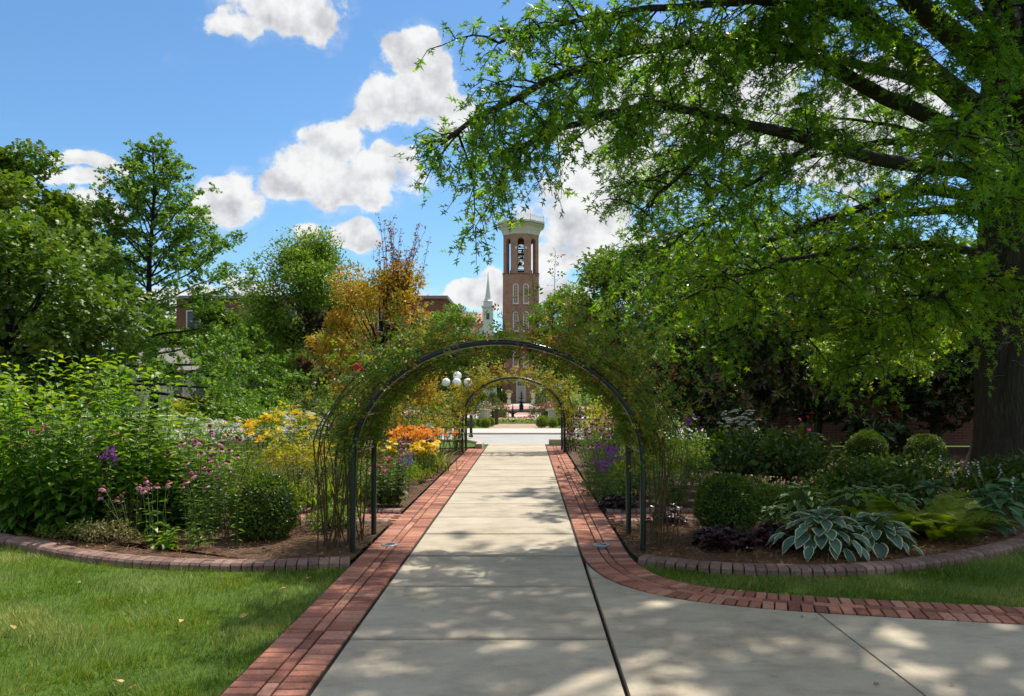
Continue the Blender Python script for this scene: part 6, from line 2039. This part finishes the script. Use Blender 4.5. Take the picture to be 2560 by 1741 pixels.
# heucheras
RUFF = tpl([(0, 0, 0), (-.30, .12, .10), (-.52, .38, .0), (-.46, .68, .12), (-.20, .92, .0), (.06, 1.0, .10), (.30, .86, .0), (.50, .62, .12), (.50, .34, .0), (.28, .10, .10), (0, .48, -.06)],
           [(10, 1, 0), (10, 2, 1), (10, 3, 2), (10, 4, 3), (10, 5, 4), (10, 6, 5), (10, 7, 6), (10, 8, 7), (10, 9, 8), (10, 0, 9)])


def heuchera(label, x, y, r, h, n, size, tint):
    root = thing('heuchera', label, 'plant', (x, y, .02), group='dark purple heucheras')
    d = rdir(n, 1, .3)
    d[:, 2] = np.abs(d[:, 2])
    P = d * np.array((r, r, h)) * RNG.uniform(.55, 1, (n, 1))
    o_ = nrm(np.column_stack([d[:, 0], d[:, 1], np.full(n, -.1)]))
    lb, st = MB(), MB()
    leaves(lb, RUFF, P, nrm(o_ + rdir(n) * .35), nrm((0, 0, 1) + d * .7 + rdir(n) * .3), RNG.uniform(.7, 1.2, n) * size, RNG.normal(tint, .22, n))
    for i in range(0, n, 3):
        st.tube([(0, 0, 0), P[i] * (.5, .5, .6), P[i]], .003, 3)
    st.build('stems', 'dark_twig', root, kind='stuff')
    lb.build('foliage', 'heuchera_leaf', root, kind='stuff')


heuchera('dark purple heuchera in front of the right box ball', 2.07, 8.42, .30, .27, 190, .095, .45)
heuchera('wine red heuchera between the box ball and the variegated hosta', 2.68, 8.52, .29, .25, 180, .09, .75)
heuchera('dark heuchera behind the wine red one', 2.82, 9.0, .24, .17, 90, .085, .5)
heuchera('dark heuchera at the brick border beyond the right cross path', 1.28, 11.2, .30, .22, 170, .075, .35)
heuchera('dark heuchera half hidden behind the right rose canes', 1.75, 10.0, .24, .26, 120, .08, .6)


# hostas: each leaf its own piece
def hosta_leaf_mesh(w, mat, name='leaf'):
    nu, nv = 6, 8
    V, E = [], []
    for j in range(nv + 1):
        y = j / nv
        half = w * (math.sin(PI * min(y * .98 + .03, 1)) ** .75) * (1.12 - .55 * y) * (1 if y < .97 else .3)
        for i in range(nu + 1):
            u = (i / nu) * 2 - 1
            x = u * half
            z = .16 * abs(u) ** 1.3 * half / w * .5 - .30 * y ** 2.2 + .014 * math.sin(i * 2.1 + j * 1.7)
            V.append((x, y - .10 * abs(u) * (1 - y) * (y < .2), z))
            E.append(max(abs(u) ** 1.0, (y - .25) * 1.18 if y > .6 else 0, (.12 - y) * 5 if y < .12 else 0))
    F = [(j * (nu + 1) + i, j * (nu + 1) + i + 1, (j + 1) * (nu + 1) + i + 1, (j + 1) * (nu + 1) + i) for j in range(nv) for i in range(nu)]
    me = MB().add(V, np.array(F)).mesh(name, mat, True)
    at = me.attributes.new('edge', 'FLOAT', 'POINT')
    at.data.foreach_set('value', np.array(E, np.float32))
    return me


HOST = {'v': [hosta_leaf_mesh(.36, 'hosta_leaf'), hosta_leaf_mesh(.40, 'hosta_leaf'), hosta_leaf_mesh(.33, 'hosta_leaf')],
        'g': [hosta_leaf_mesh(.30, 'green_hosta_leaf'), hosta_leaf_mesh(.34, 'green_hosta_leaf')],
        'p': [hosta_leaf_mesh(.33, 'plain_hosta_leaf'), hosta_leaf_mesh(.37, 'plain_hosta_leaf')]}


def hosta(label, x, y, r, h, n, size, kind, stalks=0, group='hostas of the right bed'):
    root = thing('hosta', label, 'plant', (x, y, .02), group=group)
    st = MB()
    for i in range(n):
        f = (i + .5) / n
        a = i * 2.39996 + RNG.normal(0, .15)
        rr = r * (f ** .55) * RNG.uniform(.86, 1.08)
        z = h * (1.0 - .80 * f ** 1.5) * RNG.uniform(.88, 1.08)
        s = size * RNG.uniform(.8, 1.15)
        out_ = np.array((math.cos(a), math.sin(a), 0.0))
        el = .45 - 1.15 * f + RNG.normal(0, .12)
        d = nrm(out_ * math.cos(el) + np.array((0, 0, math.sin(el))))
        p = out_ * max(rr - s * .55, .02) + np.array((0, 0, z + .02))
        up = nrm(np.array((0, 0, 1.0)) + out_ * .35 + rdir(1)[0] * .18)
        xx = nrm(np.cross(d, up))
        nn = np.cross(xx, d)
        from mathutils import Matrix
        M = Matrix(((xx[0], d[0], nn[0]), (xx[1], d[1], nn[1]), (xx[2], d[2], nn[2])))
        o = link('leaf', random.choice(HOST[kind]), root, tuple(p), M.to_euler(), scale=s)
        st.tube([(0, 0, 0), p * (.45, .45, .7), p], [.006, .005, .004], 4)
    st.build('stems', 'stem', root, kind='stuff')
    for i in range(stalks):
        a = RNG.uniform(0, 6.3)
        e = np.array((math.cos(a) * r * .6, math.sin(a) * r * .6, h + RNG.uniform(.18, .42)))
        sk = MB().tube([(0, 0, .1), e * (.6, .6, .7), e], [.005, .004, .003], 4).build('flower_stalk', 'stem', root)
        fb = MB()
        m = 6
        P = e + np.column_stack([RNG.normal(0, .012, m), RNG.normal(0, .012, m), np.linspace(-.16, .01, m)])
        aa = RNG.uniform(0, 6.3, m)
        for q in range(3):
            leaves(fb, LEAF, P, np.column_stack([np.cos(aa + q * .5), np.sin(aa + q * .5), np.full(m, -.9)]), rdir(m), .038, RNG.uniform(0, 1, m))
        fb.build('bells', 'lilac_petal', sk)


hosta('large blue-green hosta with cream margins at the right edging', 3.02, 8.14, .54, .40, 80, .19, 'v')
hosta('right half of the cream-edged hosta pair, toward the fern', 3.64, 8.28, .44, .33, 54, .19, 'v')
hosta('small pale green hosta right of the right box ball', 2.98, 9.55, .24, .24, 20, .16, 'g')
hosta('green hosta with thin pale margins behind the small pale one', 3.45, 10.0, .44, .42, 62, .150, 'g')
hosta('green pale-edged hosta behind the large cream-edged one', 4.05, 9.85, .46, .42, 62, .150, 'g')
hosta('green pale-edged hosta left of the ferns, back row', 4.6, 10.1, .46, .42, 56, .150, 'g')
hosta('plain green hosta with white bell stalks at the right edge', 5.75, 9.85, .48, .40, 36, .20, 'p', 3)
hosta('plain green hosta behind the ferns with bell stalks', 5.35, 10.5, .45, .42, 34, .20, 'p', 2)
hosta('plain green hosta cut by the right edge of the view', 6.45, 10.5, .48, .42, 34, .21, 'p', 4)
hosta('low green hosta at the edging right of the ferns', 5.35, 9.3, .36, .26, 28, .17, 'p')


# ferns: each frond its own piece
def frond_mesh(name='frond'):
    mb = MB()
    n = 24
    s = np.linspace(0, 1, n)
    Y = s * .92
    Z = .42 * s - .62 * s ** 2.1
    mb.tube(np.column_stack([np.zeros(n), Y, Z]), np.linspace(.006, .002, n), 3, tint=.3)
    for sg in (-1, 1):
        P = np.column_stack([np.zeros(n - 2), Y[2:], Z[2:]])
        D = np.column_stack([np.full(n - 2, sg * 1.0), np.full(n - 2, .35), np.full(n - 2, -.12)]) + rdir(n - 2) * .08
        S = .19 * np.sin(PI * np.clip(s[2:] * .86 + .14, 0, 1)) ** .8 + .01
        t = tpl([(0, 0, 0), (-.10, .35, .02), (0, 1, -.06), (.10, .35, .02), (-.16, .12, 0), (.16, .12, 0), (-.13, .6, 0), (.13, .6, 0)], [(0, 3, 2), (0, 2, 1), (4, 0, 1), (0, 5, 3), (1, 2, 6), (3, 7, 2)])
        leaves(mb, t, P, D, np.tile((0, 0, 1.0), (n - 2, 1)) + rdir(n - 2) * .15, S, RNG.normal(.5, .15, n - 2))
    return mb.mesh(name, 'fern_leaf')


FROND = [frond_mesh(), frond_mesh()]


def fern(label, x, y, n, ln):
    root = thing('fern', label, 'fern', (x, y, .02), group='ferns of the right bed')
    for i in range(n):
        a = i * 2.39996 + random.gauss(0, .2)
        link('frond', random.choice(FROND), root, (.04 * math.cos(a), .04 * math.sin(a), .02), (random.uniform(.15, .75), random.gauss(0, .2), a), scale=ln * random.uniform(.7, 1.15))


fern('bright fern with fronds arching over the large hosta', 4.05, 8.95, 20, .74)
fern('fern in the middle of the fern group', 4.55, 9.35, 20, .86)
fern('fern at the edging with low trailing fronds', 4.55, 8.75, 16, .62)
fern('fern at the right of the group, before the plain hostas', 5.0, 9.15, 18, .74)
fern('smaller fern behind the group, near the leafy plants', 4.9, 9.95, 16, .74)


# ------------------------------------------------------------------ climbing roses on the arches
def arch_point(A, f):
    n = len(A)
    k = np.asarray(f) * (n - 1)
    T = nrm(np.gradient(A, axis=0))
    g = lambda M, c: np.interp(k, np.arange(n), M[:, c])
    p = np.stack([g(A, 0), g(A, 1)], -1)
    t = nrm(np.stack([g(T, 0), g(T, 1)], -1))
    return p, np.stack([-t[:, 1], t[:, 0]], -1)        # outward


def climbing_rose(label, A, cx, y0, side, ncane, nleaf, leaf, size, thick, shoots, blooms=None, fmin=.085, foot=.32, topthick=None):
    root = thing('climbing_rose', label, 'climbing rose', (cx, y0, 0), group='roses trained over the arches')
    sg = -1 if side == 'left' else 1
    cn, lb, tw = MB(), MB(), MB()
    for i in range(ncane):
        top = RNG.uniform(.18, .52)
        m = 16
        f = np.linspace(.0, top, m)
        ff = f if sg < 0 else 1 - f
        p, o_ = arch_point(A, ff)
        r = RNG.uniform(-.04, .52) * np.interp(np.linspace(0, 1, m), [0, .3, .6, 1], [.9, 1.0, .7, .3]) + np.cumsum(RNG.normal(0, .013, m))
        y = RNG.uniform(-.25, 1.2) + np.cumsum(RNG.normal(0, .02, m))
        base = RNG.uniform(-1, 1, 2) * (.20, .38)
        k = np.clip(np.linspace(0, 1, m) * 2.4, 0, 1)
        x = p[:, 0] + o_[:, 0] * r
        z = np.maximum(p[:, 1] + o_[:, 1] * r, 0)
        bx = A[0, 0] * (-1 if sg > 0 else 1) + sg * foot * .55
        x = (bx + base[0]) * (1 - k) + x * k
        y = (.5 + base[1] + (y - .5) * .4) * (1 - k) + y * k
        Q = np.column_stack([x, y, z])
        cn.tube(Q, np.linspace(1, .4, m) * RNG.uniform(.0045, .0095), 5, tint=.5)
        for j in range(2):
            q = RNG.integers(5, m - 1)
            e = Q[q] + nrm(np.array((sg * .5, 0, .6)) + rdir(1)[0] * .8) * RNG.uniform(.12, .38)
            tw.tube([Q[q], (Q[q] + e) / 2 + rdir(1)[0] * .02, e], [.003, .002, .0015], 3)
    # foliage
    n = nleaf
    f = fmin + (.52 - fmin) * RNG.uniform(0, 1, n) ** .85
    ff = f if sg < 0 else 1 - f
    p, o_ = arch_point(A, ff)
    tt = thick if topthick is None else np.interp(f, [0, .3, .5], [thick, thick, topthick])
    r = np.abs(RNG.normal(0, 1, n)) * tt * .62 - .02
    y = RNG.uniform(-.18, 1.2, n)
    r = r * (1 + .45 * np.sin(f * 31 + y * 3) + .3 * np.sin(f * 57 - y * 5))
    P = np.column_stack([p[:, 0] + o_[:, 0] * r, y, p[:, 1] + o_[:, 1] * r]) + rdir(n) * .03
    ok = (P[:, 2] > .12) & (RNG.uniform(0, 1, n) < np.interp(f, [0, .07, .16, .36, .42, .52], [.35, .75, 1, .9, .22, .14])) & (np.sin(f * 47 + 2 * np.sin(y * 4)) + RNG.normal(0, .6, n) > -.55)
    P, o_, f = P[ok], o_[ok], f[ok]
    n = len(P)
    O3 = np.column_stack([o_[:, 0], np.zeros(n), o_[:, 1]])
    tint = RNG.normal(.46, .2, n) + .10 * (f > .36) + np.where(RNG.uniform(0, 1, n) < .10 + .25 * (f > .44), RNG.uniform(.25, .5, n), 0)
    leaves(lb, ROSE, P, nrm(O3 * .6 + rdir(n) * .9), nrm(O3 * .4 + (0, -.2, .6) + rdir(n) * .6), RNG.uniform(.55, 1.4, n) * size, tint)
    # leaves wound through the rear hoop
    n2 = int(nleaf * .14)
    f2 = .14 + .38 * RNG.uniform(0, 1, n2) ** 1.6
    p, o_ = arch_point(A, f2 if sg < 0 else 1 - f2)
    r2 = RNG.uniform(-.10, .06, n2)
    P2 = np.column_stack([p[:, 0] * .985 + o_[:, 0] * r2, RNG.uniform(.55, 1.15, n2), p[:, 1] + o_[:, 1] * r2])
    leaves(lb, ROSE, P2, rdir(n2), rdir(n2, .6, .5), RNG.uniform(.55, 1.2, n2) * size, RNG.normal(.42, .2, n2))
    # free shoots standing above the hoop
    for (fx, ln, lx) in shoots:
        p, o_ = arch_point(A, [fx])
        b = np.array((p[0, 0], RNG.uniform(.1, .9), p[0, 1]))
        e = b + np.array((lx, RNG.normal(0, .1), ln))
        Q = spline([b, (b + e) / 2 + (lx * .2, 0, .03), e], 9)
        cn.tube(Q, np.linspace(.005, .002, 9), 4)
        m = int(ln * 26)
        k = np.linspace(.15, 1, m) * 8
        PP = np.stack([np.interp(k, np.arange(9), Q[:, c]) for c in range(3)], -1)
        aa = np.arange(m) * 2.4
        leaves(lb, ROSE, PP, np.column_stack([np.cos(aa), np.sin(aa), RNG.uniform(-.2, .5, m)]), rdir(m, .5, 1), RNG.uniform(.6, 1.15, m) * size, np.clip(RNG.normal(.5, .18, m) + .25 * (np.linspace(0, 1, m) > .8), 0, 1))
    cn.build('canes', 'cane', root, kind='stuff')
    tw.build('twigs', 'cane', root, kind='stuff')
    lb.build('foliage', leaf, root, kind='stuff')
    for (fx, rr, yy, ms) in blooms or []:
        p, o_ = arch_point(A, [fx])
        link('blossom', random.choice(ms), root, (p[0, 0] + o_[0, 0] * rr, yy, p[0, 1] + o_[0, 1] * rr), (random.gauss(0, .5), random.gauss(0, .5), 0), scale=1.0)


climbing_rose('climbing rose with a thicket of bare canes on the left of the near arch', ARCH1, -.305, 8.2, 'left', 34, 5200, 'rose_leaf', .115, .36, [(.27, .55, -.22), (.30, .95, -.10), (.36, .45, -.05), (.42, .45, .06), (.24, .35, -.3), (.33, .5, -.2)], [(.26, .36, .1, ROSE_R), (.30, .1, .9, ROSE_R)], foot=.42, topthick=.12)
climbing_rose('climbing rose with dense foliage on the right of the near arch', ARCH1, -.305, 8.2, 'right', 18, 5200, 'rose_leaf', .115, .48, [(.60, 1.15, .05), (.58, .8, -.1), (.57, .45, -.22), (.64, .75, .15), (.67, .8, .3), (.72, .7, .35), (.66, .55, .25), (.52, .4, -.1), (.62, .6, .1)], None, foot=.5, topthick=.15)
climbing_rose('yellowing climbing rose on the left of the far arch', ARCH2, -.38, 21.4, 'left', 40, 1500, 'far_rose_leaf', .15, .42, [(.36, .6, -.1), (.42, .5, .1), (.3, .6, -.3)], None, fmin=.03, foot=.3, topthick=.34)
climbing_rose('yellowing climbing rose on the right of the far arch', ARCH2, -.38, 21.4, 'right', 40, 1500, 'far_rose_leaf', .15, .42, [(.60, .7, .1), (.56, .5, .0), (.66, .7, .3)], None, fmin=.03, foot=.3, topthick=.34)

# ------------------------------------------------------------------ fallen leaves
DRY = []
for v in range(3):
    mb = MB()
    leaves(mb, PINOAK if v == 0 else OVATE, [(0, -.5, .06)], [(0, 1, .1)], [(.3, 0, 1)], [1.0], [.3 + .3 * v])
    DRY.append(mb.mesh('fallen_leaf', 'dry_leaf'))
gfl, gfp = 'dry leaves on the left lawn', 'dry leaves on the paving'
spots = [(240, 1290, .14, 'l'), (262, 1272, .13, 'l'), (68, 1248, .17, 'l'), (130, 1262, .10, 'l'), (600, 1300, .10, 'l'), (28, 1434, .11, 'l'), (62, 1455, .09, 'l'), (450, 1428, .10, 'l'), (555, 1408, .11, 'l'), (410, 1420, .09, 'l'), (266, 1560, .15, 'l'), (300, 1575, .12, 'l'), (700, 1320, .09, 'l'), (640, 1345, .10, 'l'), (180, 1330, .07, 'l'), (500, 1380, .06, 'l'),
         (1682, 1344, .06, 'p'), (1785, 1351, .06, 'p'), (1820, 1403, .06, 'p'), (1853, 1405, .08, 'p'), (1755, 1534, .06, 'p'), (1990, 1558, .08, 'p'), (2160, 1556, .07, 'p'), (1585, 1335, .05, 'p'), (1392, 1440, .05, 'p'), (1150, 1288, .05, 'p'), (1250, 1300, .05, 'p'), (1700, 1480, .04, 'p'), (1450, 1500, .04, 'p'), (960, 1390, .04, 'p')]
words = ['just below the edging under the grey herb', 'at the edging below the coneflowers', 'big curled one at the left end of the edging', 'small one at the edging near the left edge', 'below the edging near its right end', 'at the left edge of the lawn', 'small one near the left edge of the lawn', 'in the middle of the lawn', 'pale one near the brick border, mid lawn', 'left of the pale one near the middle', 'big one at the bottom edge', 'beside the big one at the bottom edge', 'near the brick border close to the arch', 'brown one in the shade near the border', 'tiny one in the sunny upper lawn', 'tiny one at the centre of the lawn', 'on the curving brick band, left of two', 'on the curving brick band, right of two', 'small one left of the diagonal joint', 'greenish one at the diagonal joint', 'yellow one at the bottom centre right', 'pale one at the bottom right', 'curled one near the right edge of the concrete', 'small one where the brick band curves', 'small one on the long joint', 'on the second slab left half', 'on the second slab right half', 'tiny one mid right slab', 'tiny one near the long joint, low', 'tiny one at the left brick border']
for (px, py, s, w), lab_ in zip(spots, words):
    d = 1800 * CAM_H / (py - 885)
    o = link('fallen_leaf', random.choice(DRY), None, (X(px, d), d, .03 if w == 'l' else .008), (random.gauss(0, .25), random.gauss(0, .25), random.uniform(0, 6)), scale=s * .66)
    tag(o, ('fallen leaf on the lawn, ' if w == 'l' else 'fallen leaf on the paving, ') + lab_, 'leaf', gfl if w == 'l' else gfp)
